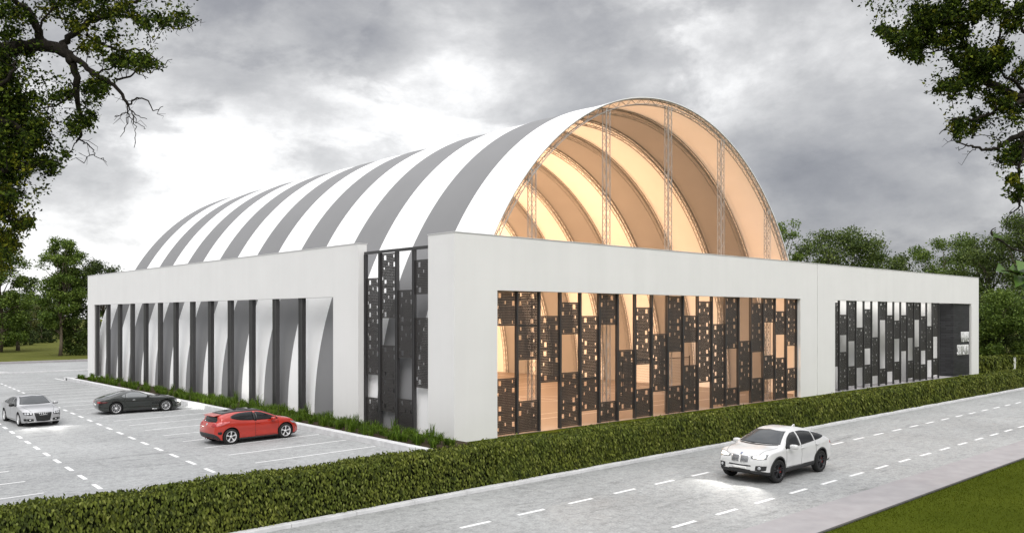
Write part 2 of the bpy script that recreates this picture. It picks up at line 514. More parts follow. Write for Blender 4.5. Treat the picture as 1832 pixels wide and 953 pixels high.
# steel posts of the side opening: an H of flanges and a web
def post_me(w, d, zt, name='facade_post'):
    p = MB()
    f = d*.28
    p.box(-w/2, w/2, -d/2, -d/2+f, 0, zt); p.box(-w*.36, w*.36, -d/2+f, d/2-f, 0, zt); p.box(-w/2, w/2, d/2-f, d/2, 0, zt)
    return p.mesh(name, M['post'])
sp = MB()
for y0, y1, dx in ((-.23, -.11, 0), (-.11, -.055, .05), (-.055, .055, 0), (.055, .11, .05), (.11, .23, 0)):
    sp.box(.06+dx, .30, y0, y1, 0, SOT-.005)
sp_me = sp.mesh('facade_post', M['post'])
for i in range(13):
    link('facade_post', sp_me, side, (0, 51.9 - 3.16*i, 0))

# perforated panels: a frame, rods both ways and larger square cut-outs
CUTS = [(.27,.14,.15,.155), (.85,.10,.075,.10), (.52,.33,.075,.10), (.90,.35,.15,.155), (.20,.46,.075,.10), (.11,.77,.075,.10), (.29,.87,.15,.155), (.84,.90,.07,.09)]
MOD = 1.61
panel_cache = {}
def panel_mesh(w, h, phase, ks=.92):
    key = (round(w, 2), round(h, 2), phase, ks)
    if key in panel_cache: return panel_cache[key]
    p = MB(); t = .018
    cuts = []
    nmod = int(math.ceil(h/MOD))
    for mi in range(nmod):
        for (u, v, cw, chh) in [(q[0], q[1], q[2]*ks, q[3]*ks) for q in CUTS]:
            if phase: u = 1-u if phase == 1 else u
            cx_ = min(max(u*w, .05+cw*w/2), w-.05-cw*w/2); cz = h - (mi+v)*MOD
            if cz - chh*MOD/2 < .06 or cz + chh*MOD/2 > h-.05: continue
            cuts.append((cx_-cw*w/2, cx_+cw*w/2, cz-chh*MOD/2, cz+chh*MOD/2))
    fr = .045
    p.box(0, fr, -t, t, 0, h); p.box(w-fr, w, -t, t, 0, h)
    p.box(fr, w-fr, -t, t, 0, fr); p.box(fr, w-fr, -t, t, h-fr, h)
    for mi in range(1, nmod):
        z = h - mi*MOD
        if z > .3: p.box(fr, w-fr, -t, t, z-.025, z+.025)
    def spans(lo, hi, blocks):
        out = []; c = lo
        for a, b in sorted(blocks):
            if a > c: out.append((c, a))
            c = max(c, b)
        if c < hi: out.append((c, hi))
        return out
    pit = .078
    nx = max(4, int(round((w-2*fr)/pit))); nz = max(4, int(round((h-2*fr)/pit)))
    for i in range(1, nx):
        x_ = fr + (w-2*fr)*i/nx
        for a, b in spans(fr, h-fr, [(c[2], c[3]) for c in cuts if c[0] < x_ < c[1]]):
            p.box(x_-.023, x_+.023, -.008, .006, a, b)
    for i in range(1, nz):
        z = fr + (h-2*fr)*i/nz
        for a, b in spans(fr, w-fr, [(c[0], c[1]) for c in cuts if c[2] < z < c[3]]):
            p.box(a, b, -.006, .008, z-.025, z+.025)
    panel_cache[key] = p.mesh('perforated_panel', M['panel'])
    return panel_cache[key]

F_BAYS = [[(6.77,5.14),(2.69,.08)],[(6.77,3.51),(1.56,.08)],[(5.6,2.36)],[(6.28,4.68),(2.78,.08)],[(5.6,.75)],[(6.77,5.13),(1.11,.08)],[(3.78,.55)],
 [(6.07,2.94),(1.6,.08)],[(4.59,1.37)],[(6.72,3.54),(1.6,.08)],[(5.62,4.05),(2.72,.08)],[(6.47,1.64)],[(5.11,.23)],[(6.77,3.57),(1.14,.08)],[(4.02,.85)],
 [(6.43,3.27),(1.61,.08)],[(6.77,5.17),(3.02,1.46)],[(5.91,4.35),(2.81,.08)],[(6.77,3.57),(2.06,.5)]]
PF = [FO0-.04] + [4.0 + 1.456*i for i in range(19)]
pm = post_me(.12, .17, FOT-.003)
for i in range(19):
    link('facade_post', pm, front, (PF[i+1] - (.06 if i == 18 else 0), .30, 0))
for i, bay in enumerate(F_BAYS):
    x0 = PF[i]+.066; x1 = PF[i+1]-.066 - (.06 if i == 18 else 0)
    for (za, zb) in bay:
        za = min(za, FOT-.01)
        link('perforated_panel', panel_mesh(x1-x0, za-zb, i % 2), front, (x0, .30, zb))

# corner screen between the two white frames
cor = MB(); CT = 8.85
cor.box(.34, .46, 1.902, 7.788, CT-.14, CT)
cor_o = cor.build('corner_screen', M['post'], hall)
C_BAYS = [[(7.5,2.65),(1.5,.02)],[(8.68,5.49),(4.16,.91)],[(6.84,3.6),(1.63,.1)],[(8.22,6.61),(5.52,2.25)]]
PC = [7.72, 6.40, 4.93, 3.52, 2.1]
cm = post_me(.16, .16, CT-.142)
for y in PC[:4]: link('facade_post', cm, cor_o, (.40, y, 0))
for i, bay in enumerate(C_BAYS):
    y0 = PC[i+1]+.085; y1 = PC[i]-.085
    for za, zb in bay:
        o = link('perforated_panel', panel_mesh(y1-y0, za-zb, 0), cor_o, (.40, y1, zb)); o.rotation_euler = (0, 0, -PI/2)

# annex with the sign wall
mb = MB()
AO0, AO1, AOT = 35.2, 62.6, 6.74
mb.prism([(32.58,0),(32.58,TOP),(64.54,TOP),(64.54,0),(AO1,0),(AO1,AOT),(AO0,AOT),(AO0,0)], 'y', 0, .5)
mb.box(64.04, 64.54, .5, 20, 0, TOP); mb.box(32.58, 64.04, 19.5, 20, 0, TOP)
annex = mb.build('annex_wall', M['wall'], hall)
mb = MB(); mb.box(32.55, 64.565, -.025, .525, TOP, TOP+.035); mb.box(64.015, 64.565, .525, 20.02, TOP, TOP+.035)
mb.build('coping', M['coping'], annex)
mb = MB(); mb.box(32.521, 32.579, .06, .3, 0, TOP-.02); mb.build('joint', M['dark_plastic'], annex)
mb = MB(); mb.box(34.6, 64.03, 1.6, 1.8, 0, AOT+.5); mb.box(34.4, 34.6, .51, 1.8, 0, AOT+.25); mb.build('inner_wall', M['wall'], annex)
mb = MB(); mb.box(32.58, 64.03, 1.81, 19.49, AOT+.26, AOT+.5); mb.build('flat_roof', M['wall'], annex)
mb = MB(); mb.box(58.55, 62.595, .18, 1.595, .03, AOT-.005); bw = mb.build('brick_wall', M['brick'], annex)
A_BAYS = [[(6.58,1.87)],[(5.7,4.17),(2.92,.12)],[(6.74,3.69),(1.81,.32)],[(4.71,1.64)],[(6.12,3.07),(1.82,.33)],[(3.92,.88)],[(6.74,5.26),(1.4,.18)],[(5.66,1.09)],
 [(5.23,3.72),(1.85,.35)],[(5.67,2.67)],[(6.74,3.75),(1.84,.37)],[(6.74,5.26),(2.96,.16)],[(5.59,2.6),(1.42,.13)],[(4.71,1.72)],[(6.73,3.76),(1.85,.36)]]
PA = [35.18] + [36.53 + 1.352*i for i in range(15)]
am = post_me(.12, .13, AOT-.003)
for i in range(15): link('facade_post', am, annex, (PA[i+1], .36, 0))
for i, bay in enumerate(A_BAYS):
    x0 = PA[i]+.07; x1 = PA[i+1]-.07
    for za, zb in bay:
        za = min(za, AOT-.01)
        link('perforated_panel', panel_mesh(x1-x0, za-zb, i % 2, .62), annex, (x0, .36, zb))
# lettering
def lettering(text, x1, z0, width, height):
    cu = bpy.data.curves.new('t', 'FONT'); cu.body = text; cu.extrude = .04; cu.size = 1; cu.offset = .012
    to = bpy.data.objects.new('t', cu); COL.objects.link(to)
    dg = bpy.context.evaluated_depsgraph_get()
    me = bpy.data.meshes.new_from_object(to.evaluated_get(dg))
    bpy.data.objects.remove(to); bpy.data.curves.remove(cu)
    co = np.empty(len(me.vertices)*3); me.vertices.foreach_get('co', co); co = co.reshape(-1, 3)
    lo, hi = co.min(0), co.max(0)
    X = x1 - width + (co[:,0]-lo[0])/(hi[0]-lo[0])*width
    Z = z0 + (co[:,1]-lo[1])/(hi[1]-lo[1])*height
    Y = .178 - .075 + (-(co[:,2]) + hi[2])/(hi[2]-lo[2])*.07
    me.vertices.foreach_set('co', np.stack([X, Y, Z], 1).ravel()); me.update()
    me.flip_normals() if False else None
    me.materials.clear(); me.materials.append(M['sign'])
    return link('sign_lettering', me, bw)
lettering('PENWEI', 62.25, 3.17, 1.85, .95)
lettering('SPORTCENTER', 62.25, 1.96, 2.85, .96)

# hall back wall and floor
mb = MB()
prof = [(arc(t, .06)) for t in ts[::4]]
mb.prism([(p[0], max(p[1], 0.0)) for p in prof], 'y', V0+VP*NS-.5, V0+VP*NS-.44); mb.build('end_wall', M['white_mem'], hall)
sheet('floor', .3, 32.5, .1, 54.0, .045, M['floor'])
sheet('annex_floor', 32.6, 64.0, .1, 19.4, .04, M['walk'])
k = MB()
def rect(x0, y0, x1, y1, w=.09, z=.052):
    quad((x0,y0),(x1,y0),w,z); quad((x0,y1),(x1,y1),w,z); quad((x0,y0),(x0,y1),w,z+.001); quad((x1,y0),(x1,y1),w,z+.001)
for (x0,y0,x1,y1) in ((4,3.5,29,18.5),(4,21,29,36),(4,38,29,52)):
    rect(x0,y0,x1,y1); quad(((x0+x1)/2,y0),((x0+x1)/2,y1),.09,.054)
    rect(x0+4,y0+1.5,x1-4,y1-1.5,.07,.056)
    rect(x0,y0+4.5,x0+6,y1-4.5,.07,.058); rect(x1-6,y0+4.5,x1,y1-4.5,.07,.058)
    c = Vector(((x0+x1)/2,(y0+y1)/2)); 
    for i in range(32):
        a, b = 2*PI*i/32, 2*PI*(i+1)/32
        quad((c.x+1.8*math.cos(a), c.y+1.8*math.sin(a)), (c.x+1.8*math.cos(b), c.y+1.8*math.sin(b)), .07, .06)
tag(k.build('court_marking', M['line']), kind='structure')

# net on the court
net = empty('sports_net', (22.6, 9.4, .05))
tag(net, 'tall sports net on two posts standing on the indoor court behind the lattice front', 'net')
for xx in (0, 8.0):
    p = MB(); p.lathe([(.0,.0),(.16,.0),(.16,.03),(.045,.05),(.045,2.5),(.0,2.5)], 16, axis='z', c=(xx,0,0)); p.build('post', M['dark_plastic'], net)
p = MB()
for i in range(17): p.tube([(.05,0,.5+i*.117),(7.95,0,.5+i*.117)], .007 if i < 16 else .035, 4)
for i in range(67): p.tube([(.05+i*.1197,.004,.5),(.05+i*.1197,.004,2.37)], .006, 4)
p.build('mesh', M['net'], net)

l = bpy.data.lights.new('annex_fill_light', 'AREA'); l.shape = 'RECTANGLE'; l.size = 21; l.size_y = .25; l.energy = 170; l.color = (1, .97, .93)  # added fill light, no real fixture; brightens the wall behind the annex screen
lo = bpy.data.objects.new('annex_fill_light', l); lo.location = (46.5, .82, 6.98); COL.objects.link(lo)
# lamps hanging inside the hall
for (x_, y_, z_, e) in ((9, 9, 8.4, 1700), (9, 22, 8.8, 2900), (9, 36, 9.2, 3500), (20, 14, 9.2, 1350), (20, 30, 9.4, 2200), (16, 46, 9.4, 3300)):
    l = bpy.data.lights.new('hall_lamp', 'POINT'); l.energy = e; l.color = (1, .595, .33); l.shadow_soft_size = .3
    lo = bpy.data.objects.new('hall_lamp', l); lo.location = (x_, y_, z_); COL.objects.link(lo)

# ------------------------------------------------------------------ foliage helpers
def leaf_cards(C, axis, nrm, L, W):
    """diamond leaves folded on the midrib; C base points (n,3)"""
    axis = axis/np.linalg.norm(axis, axis=1, keepdims=True)
    side_ = np.cross(axis, nrm); side_ /= np.linalg.norm(side_, axis=1, keepdims=True)+1e-9
    up = np.cross(side_, axis)
    L = L[:, None]; W = W[:, None]
    V = np.empty((len(C), 4, 3), np.float32)
    V[:,0] = C; V[:,1] = C + axis*L*.42 + side_*W*.5 + up*W*.16
    V[:,2] = C + axis*L - up*L*.10; V[:,3] = C + axis*L*.42 - side_*W*.5 + up*W*.16
    b = np.arange(len(C))[:,None]*4
    F = np.concatenate([b+np.array([[0,1,2]]), b+np.array([[0,2,3]])], 0)
    return V.reshape(-1,3), F
def rand_dirs(n):
    d = rng.normal(size=(n,3)); return d/np.linalg.norm(d, axis=1, keepdims=True)

# ------------------------------------------------------------------ hedges
def make_hedge(name, x0, x1, yf, yb, z0, z1, label, group=None, density=540, leaf=.108):
    e = empty(name, ((x0+x1)/2, (yf+yb)/2, z0)); ox, oy, oz = e.location
    tag(e, label, 'hedge', group)
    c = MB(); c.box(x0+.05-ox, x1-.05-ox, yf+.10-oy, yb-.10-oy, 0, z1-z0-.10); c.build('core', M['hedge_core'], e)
    Cs, As, Ns, Ls = [], [], [], []
    camd = lambda X: np.clip(np.hypot(X-CX, -8-CY)/24, 1, 2.6)
    def put(n, P, out):
        Cs.append(P); 
        a = np.tile([0,0,-1.0], (n,1)) + out*rng.uniform(.12,.55,(n,1)) + rng.normal(0,.26,(n,3)); As.append(a)
        Ns.append(out + np.array([0,0,.6]) + rng.normal(0,.25,(n,3))); Ls.append(leaf*camd(P[:,0])**.55*rng.uniform(.7,1.3,n))
    def sample_x(n):
        u = rng.random(n*3)*(x1-x0)+x0
        p = 1/camd(u)**1.3
        return u[rng.random(n*3) < p][:n]
    H = z1-z0
    # front, back, top, ends
    for kind, area in (('f', (x1-x0)*H), ('t', (x1-x0)*(yb-yf)*1.1), ('b', (x1-x0)*.5), ('e', 2*(yb-yf)*H)):
        X = sample_x(int(area*density)) if kind != 'e' else rng.choice([x0, x1], int(area*density))
        n = len(X)
        if kind == 'f':
            z = z0 + .04 + (H-.02)*rng.random(n); P = np.stack([X, yf + .03*np.sin(X*2.1) + rng.normal(0,.035,n) + .10*np.clip((z-z1+.18)/.18,0,1)**2, z], 1); out = np.tile([0,-1.0,0],(n,1))
        elif kind == 't':
            y = yf+.03+(yb-yf-.06)*rng.random(n); z = z1 - .02 + .045*np.sin(X*1.3) + .03*np.sin(X*4.7+y*5) + rng.normal(0,.035,n)
            P = np.stack([X, y, z], 1); out = np.tile([0,-.5,.75],(n,1)) + rng.normal(0,.45,(n,3))
        elif kind == 'b':
            P = np.stack([X, np.full(n, yb)+rng.normal(0,.03,n), z1 - .5*rng.random(n)], 1); out = np.tile([0,1.0,.2],(n,1))
        else:
            P = np.stack([X+rng.normal(0,.03,n), yf+(yb-yf)*rng.random(n), z0+H*rng.random(n)], 1); out = np.stack([np.where(X==x0,-1.,1.), np.zeros(n), np.zeros(n)],1)
        put(n, P, out)
    C = np.concatenate(Cs) - np.array([ox, oy, oz]); A = np.concatenate(As); Nn = np.concatenate(Ns); L = np.concatenate(Ls)
    Vv, Ff = leaf_cards(C, A, Nn, L, L*rng.uniform(.40,.58,len(L)))
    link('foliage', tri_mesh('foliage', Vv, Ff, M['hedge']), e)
    return e
HZ0, HZ1 = .03, 1.36
make_hedge('hedge', -25, -4.62, -7.93, -6.85, HZ0, HZ1, 'long clipped green hedge between the car park and the road, ending at the building corner')
make_hedge('hedge', -4.52, 96, -7.93, -6.85, HZ0, HZ1-.02, 'long clipped green hedge along the road in front of the lattice facade and sign wall', density=480)
make_hedge('hedge', 66.2, 74.42, .0, 1.2, 0, 1.5, 'short clipped hedge between the annex end and the low white pillar', density=150, leaf=.2)
make_hedge('hedge', 75.33, 90, -.2, 1.0, 0, 1.5, 'clipped hedge beyond the low white pillar at the far end of the site', density=120, leaf=.2)
pl = MB(); pl.box(74.4, 75.35, -.1, .9, 0, 1.12); po = pl.build('gate_pillar', M['wall'])
tag(po, 'low white pillar with grey cap standing in the gap between the far hedges', 'pillar')
pl = MB(); pl.box(74.38, 75.37, -.12, .92, 1.12, 1.24); pl.build('cap', M['coping'], po)

# ------------------------------------------------------------------ ornamental grass along the side wall
def clump_mesh(seed, nb, hmax, spread):
    r = np.random.default_rng(seed); Vs = []; Fs = []; b = 0
    for i in range(nb):
        a = r.uniform(0, 2*PI); h = hmax*r.uniform(.45, 1); lean = r.uniform(.1, .75)*spread; w = r.uniform(.006, .013)
        p0 = np.array([r.normal(0,.06), r.normal(0,.06), 0]); d = np.array([math.cos(a), math.sin(a), 0]); s = np.array([-d[1], d[0], 0])
        pts = [p0, p0 + d*lean*.25 + [0,0,h*.55], p0 + d*lean*.6 + [0,0,h*.88], p0 + d*lean + [0,0,h*.98]]
        ws = [w, w*.95, w*.6, .002]
        for p, q in zip(pts, ws): Vs += [p - s*q, p + s*q]
        for j in range(3): Fs.append((b+2*j, b+2*j+1, b+2*j+3, b+2*j+2))
        b += 8
    return tri_mesh('ornamental_grass', np.array(Vs), np.array(Fs), M['blade'])
clumps = [clump_mesh(11+i, 78, .40, .48) for i in range(5)] + [clump_mesh(31+i, 40, .70, .34) for i in range(3)]
r2 = random.Random(3); cnt = 0
proto_by = {}
def place_clump(x, y, me, s):
    o = bpy.data.objects.new('ornamental_grass', me); COL.objects.link(o)
    o.location = (x, y, .18); o.rotation_euler = (0, 0, r2.uniform(0, 6.28)); o.scale = (s, s, s*r2.uniform(.85, 1.15))
    tag(o, 'spiky green grass tuft in the planting bed along the striped side of the hall', 'plant', 'grass tufts in the bed along the side wall', 'thing')
y = -1.2
while y < 50.2:
    st = .36 if y < 30 else .5
    for xr in ((-1.95, -1.3, -.7) if y < 26 else (-1.85, -.95)):
        tall = r2.random() < .10
        if r2.random() < .86:
            place_clump(xr + r2.uniform(-.22,.22), y + r2.uniform(-.2,.2), clumps[5+r2.randrange(3)] if tall else clumps[r2.randrange(5)], r2.uniform(.85, 1.25))
    y += st*1.15

# ------------------------------------------------------------------ trees
def wob(p, q, n, amp, r):
    """bent polyline from p to q"""
    p, q = Vector(p), Vector(q); out = [p]
    for i in range(1, n):
        t = i/n; out.append(p.lerp(q, t) + Vector((r.gauss(0,amp), r.gauss(0,amp), r.gauss(0,amp*.6))))
    out.append(q); return out

def make_tree(name, base, height, width, mat, label, seed, n_leaf=9000, leaf=.34, trunk_r=.28, crown_lo=.25, lobes=None, bark='bark_grey', shape='round', nclump=46, group='trees beyond the building'):
    global rng
    r = random.Random(seed); rs = np.random.default_rng(seed)
    e = empty(name, base, r.uniform(0, 6.28)); tag(e, label, 'tree', group)
    t = MB(); H = height
    t.tube(wob((0,0,-.1), (r.gauss(0,.3), r.gauss(0,.3), H*.82), 7, width*.02, r), [trunk_r*1.25] + [trunk_r*(1-.85*i/7) for i in range(1,8)], 8)
    # clump centres through the crown
    cen = []
    tries = 0
    while len(cen) < nclump and tries < 6000:
        tries += 1
        if shape == 'cone':
            z = crown_lo + (1-crown_lo)*r.random()**1.3; rad = width/2*(1.04-(z-crown_lo)/(1-crown_lo))
        elif shape == 'column':
            z = crown_lo + (1-crown_lo)*r.random(); f = (z-crown_lo)/(1-crown_lo); rad = width/2*(.35+.65*math.sin(PI*min(1,.12+f*.86))**.6)*r.uniform(.75,1.05)
        else:
            z = crown_lo + (1-crown_lo)*r.random(); f = (z-crown_lo)/(1-crown_lo); rad = width/2*math.sqrt(max(0.02, 1-(2*f*.93-1)**2))
        a = r.uniform(0, 2*PI); q = rad*math.sqrt(r.uniform(.12, 1))
        cen.append((q*math.cos(a), q*math.sin(a), z*H, a))
    cr = width*(.125 if shape != 'cone' else .085)
    for i, c in enumerate(cen):
        if i % 2 == 0 and shape != 'cone':
            z0 = max(H*.18, c[2]*r.uniform(.45,.75)); t.tube(wob((0,0,z0), c[:3], 4, width*.02, r), [trunk_r*.38, trunk_r*.28, trunk_r*.2, trunk_r*.13, .02], 5)
    t.build('trunk', M[bark], e)
    per = np.maximum(20, (1.6*n_leaf/len(cen)*rs.uniform(.35, 1.7, len(cen))).astype(int))
    P = []
    for c, m_ in zip(cen, per):
        d = rs.normal(size=(m_,3)); d /= np.linalg.norm(d, axis=1, keepdims=True)
        rad = cr*rs.uniform(.7,1.45)*rs.random((m_,1))**.5*np.array([[1.15,1.15,.75]])
        P.append(np.array(c[:3]) + d*rad)
    P = np.concatenate(P); n = len(P)
    # a few leaves straying past the clumps
    P += rs.normal(0, width*.014, P.shape)
    ax = rs.normal(size=(n,3)) + np.array([0,0,-.35]); nm = rs.normal(size=(n,3)) + np.array([0,0,1.0])
    L = leaf*rs.uniform(.6,1.3,n)
    Vv, Ff = leaf_cards(P, ax, nm, L, L*.62)
    link('crown', tri_mesh('crown', Vv, Ff, mat), e)
    return e
def gp(px, depth):
    p = from_view(px, 565, depth); return (p.x, p.y, -.03)
# behind the annex on the right
make_tree('broadleaf_tree', gp(1398, 104), 17.2, 6.0, M['tree_light'], 'slim bright green tree peeping out beside the right foot of the vault', 3, 3500, .3, crown_lo=.55, nclump=22)
make_tree('broadleaf_tree', gp(1502, 112), 16.4, 13.5, M['tree_mid'], 'broad round green tree rising behind the annex roof, nearest the vault', 4, 17000, .30, crown_lo=.2, nclump=80)
make_tree('broadleaf_tree', gp(1575, 122), 14.6, 10, M['tree_mid'], 'lower green tree sloping down behind the middle of the annex roof', 5, 9000, .30, crown_lo=.2)
make_tree('broadleaf_tree', gp(1690, 118), 16.6, 11.0, M['tree_light'], 'green loose topped tree rising above the far end of the annex roof', 6, 14000, .30, crown_lo=.2, nclump=70)
make_tree('broadleaf_tree', gp(1772, 104), 15.4, 10.5, M['tree_mid'], 'tall airy green tree just past the annex end wall', 7, 13000, .28, crown_lo=.08, nclump=74)
make_tree('broadleaf_tree', gp(1845, 98), 17.0, 11.0, M['tree_mid'], 'dense green tree behind the far hedge at the frame edge', 8, 16000, .28, crown_lo=.05, nclump=74)
make_tree('broadleaf_tree', gp(1795, 90), 8.0, 8.0, M['tree_light'], 'low bushy light green tree behind the low white pillar', 9, 11000, .24, crown_lo=.04, nclump=56, trunk_r=.14)
make_tree('broadleaf_tree', gp(1752, 92), 6.5, 5.6, M['tree_dark'], 'small dark bushy tree touching the annex end wall', 10, 6000, .24, crown_lo=.04, nclump=34, trunk_r=.12)
make_tree('broadleaf_tree', gp(1890, 90), 12.0, 9.0, M['tree_mid'], 'leafy tree beyond the far hedge, cut by the frame edge', 21, 9000, .28, crown_lo=.05, nclump=50)
# beyond the car park on the left
GL = 'trees beyond the far road'
make_tree('poplar_tree', gp(0, 128), 17.0, 10.0, M['tree_light'], 'tall airy tree on the far lawn at the frame edge', 11, 15000, .34, crown_lo=.1, shape='column', nclump=60, group=GL)
make_tree('poplar_tree', gp(32, 134), 11.6, 6.6, M['tree_mid'], 'half height tree leaning out of the tall airy one on the far lawn', 12, 6000, .34, crown_lo=.25, nclump=30, group=GL)
make_tree('poplar_tree', gp(108, 116), 16.6, 6.4, M['tree_light'], 'tall tree with bare pale lower trunk on the far lawn by the building', 13, 10500, .30, crown_lo=.26, shape='column', nclump=58, trunk_r=.24, group=GL)
make_tree('broadleaf_tree', gp(136, 119), 12.4, 7.0, M['tree_mid'], 'dark dense tree half hidden by the white side wall', 14, 11000, .30, crown_lo=.03, nclump=56, group=GL)
make_tree('broadleaf_tree', gp(186, 122), 13.4, 7.4, M['tree_dark'], 'dark tree whose leaf tips show above the far end of the side wall', 15, 6000, .30, crown_lo=.2, group=GL)
make_tree('broadleaf_tree', gp(6, 150), 5.0, 5.4, M['tree_light'], 'bright green rounded bush tree at the back of the far lawn', 16, 5000, .28, crown_lo=.05, nclump=30, trunk_r=.12, group=GL)
make_tree('broadleaf_tree', gp(28, 158), 6.0, 4.6, M['tree_dark'], 'dark rounded tree between the bright bush and the fir', 17, 4500, .28, crown_lo=.05, nclump=30, trunk_r=.12, group=GL)
make_tree('fir_tree', gp(43, 160), 8.6, 3.6, M['tree_dark'], 'narrow dark fir at the back of the far lawn', 18, 5000, .26, crown_lo=.03, shape='cone', nclump=60, trunk_r=.14, group=GL)
make_tree('broadleaf_tree', gp(55, 185), 7.8, 5.2, M['tree_olive'], 'yellowish green tree at the far wood edge beside the narrow fir', 19, 4500, .32, crown_lo=.05, nclump=30, trunk_r=.14, group=GL)
make_tree('fir_tree', gp(76, 172), 6.2, 5.2, M['tree_dark'], 'squat dark fir at the back of the far lawn under the wood', 20, 5000, .26, crown_lo=.03, shape='cone', nclump=54, trunk_r=.14, group=GL)
make_tree('broadleaf_tree', gp(68, 215), 10.0, 8.0, M['tree_olive'], 'pale olive tree of the distant wood above the squat fir', 22, 5000, .4, crown_lo=.05, group=GL)
make_tree('broadleaf_tree', gp(90, 200), 9.6, 8.0, M['tree_mid'], 'green tree of the distant wood beside the pale trunk', 23, 5000, .4, crown_lo=.05, group=GL)
make_tree('broadleaf_tree', gp(38, 220), 9.6, 9.0, M['tree_mid'], 'green tree of the distant wood behind the narrow fir', 24, 5000, .4, crown_lo=.05, group=GL)
make_tree('broadleaf_tree', gp(-30, 150), 9.0, 9.0, M['tree_dark'], 'dark tree at the back of the far lawn cut by the frame edge', 25, 6000, .34, crown_lo=.05, group=GL)

# ---- two oaks whose boughs reach into the view
def cat(pts, sub=4):
    """Catmull-Rom"""
    P = [Vector(p) for p in pts]; out = []
    for i in range(len(P)-1):
        p0 = P[max(i-1,0)]; p1 = P[i]; p2 = P[i+1]; p3 = P[min(i+2,len(P)-1)]
        for s in range(sub):
            t = s/sub
            out.append(.5*((2*p1)+(p2-p0)*t+(2*p0-5*p1+4*p2-p3)*t*t+(3*p1-p0-3*p2+p3)*t**3))
    out.append(P[-1]); return out

def make_oak(name, label, trunk_base, trunk_top, to_px, depth, limbs, clusters, seed, leafL):
    r = random.Random(seed); rs = np.random.default_rng(seed)
    e = empty(name, trunk_base); tag(e, label, 'tree'); B = Vector(trunk_base)
    t = MB(); samples = []
    pts = cat([Vector((0,0,-.1)), Vector((.05,.1,1.2)), (Vector(trunk_top)-B)*.6, Vector(trunk_top)-B], 4)
    t.tube(pts, [.62*(1-.42*i/(len(pts)-1)) for i in range(len(pts))], 12)
    for pl, ra, rb, dz0, dz1 in limbs:
        P = []
        for i, p in enumerate(pl):
            if len(p) == 3 and p[2] == 'T': P.append(Vector(trunk_top)-B); continue
            dd = depth + dz0 + (dz1-dz0)*i/max(1, len(pl)-1)
            P.append(from_view(*to_px(p), dd) - B)
        Q = cat(P, 4); n = len(Q)
        Q = [q + Vector((r.gauss(0,.018), r.gauss(0,.018), r.gauss(0,.018))) if 0 < i < n-1 else q for i, q in enumerate(Q)]
        rad = [max(.007, ra + (rb-ra)*i/(n-1)) for i in range(n)]
        t.tube(Q, rad, 7 if ra > .03 else 5)
        samples += Q
        # short bare twigs off the limb
        for i in range(2, n, 3):
            if r.random() < .55:
                d = Vector((r.gauss(0,1), r.gauss(0,1), r.gauss(-.1,1))).normalized()*r.uniform(.15,.5)
                k1 = Q[i]+d*.35+Vector((r.gauss(0,.03), r.gauss(0,.03), r.gauss(0,.05))); k2 = Q[i]+d*.7+Vector((r.gauss(0,.05), r.gauss(0,.05), r.gauss(0,.06)))
                t.tube([Q[i], k1, k2, Q[i]+d], [.009,.007,.005,.003], 4); t.tube([k1, k1+Vector((r.gauss(0,.08), r.gauss(0,.08), r.gauss(-.02,.08)))], [.005,.003], 3)
    S = np.array([list(p) for p in samples])
    buckets = {0: [], 1: []}
    for (cx_, cy_, rx, ry, n, lit_share) in clusters:
        for _ in range(max(2, int(n*.78))):
            # one leafy spray: a twig from the nearest limb, leaves round its outer half
            a = r.uniform(0, 2*PI); q = .88*math.sqrt(r.random())
            dd = depth + r.gauss(0, .55)
            tip = from_view(*to_px((cx_+rx*q*math.cos(a), cy_+ry*q*math.sin(a))), dd) - B
            tv = np.array(tip); i = int(np.argmin(((S-tv)**2).sum(1)*(.6+.8*rs.random(len(S)))))
            st = Vector(S[i]); 
            if (tip-st).length > .45: st = tip + ((st-tip).normalized() + Vector((r.gauss(0,.4), r.gauss(0,.4), r.gauss(0,.4))))*r.uniform(.2, .36)
            mid = st.lerp(tip, .5) + Vector((r.gauss(0,.05), r.gauss(0,.05), r.gauss(.03,.05)))
            t.tube([st, mid, tip], [.010,.007,.003], 4, cap=False)
            m_ = r.randint(34, 60)
            u = rs.uniform(.55, 1.08, (m_,1)); base = np.array(mid)*(1-(u-.5)*2).clip(0,1) + tv*((u-.5)*2).clip(0,1.1)
            base = base + rs.normal(0, .056, (m_,3))
            buckets[1 if r.random() < lit_share else 0].append(base)
    t.build('trunk', M['bark'], e)
    for b, mat in ((0, M['oak_leaf']), (1, M['oak_leaf_lit'])):
        if not buckets[b]: continue
        P = np.concatenate(buckets[b]); n = len(P)
        L = leafL*rs.uniform(.6, 1.25, n)
        Vv, Ff = leaf_cards(P, rs.normal(size=(n,3)), rs.normal(size=(n,3))+np.array([0,0,.8]), L, L*.6)
        link('crown', tri_mesh('crown', Vv, Ff, mat), e)
    return e

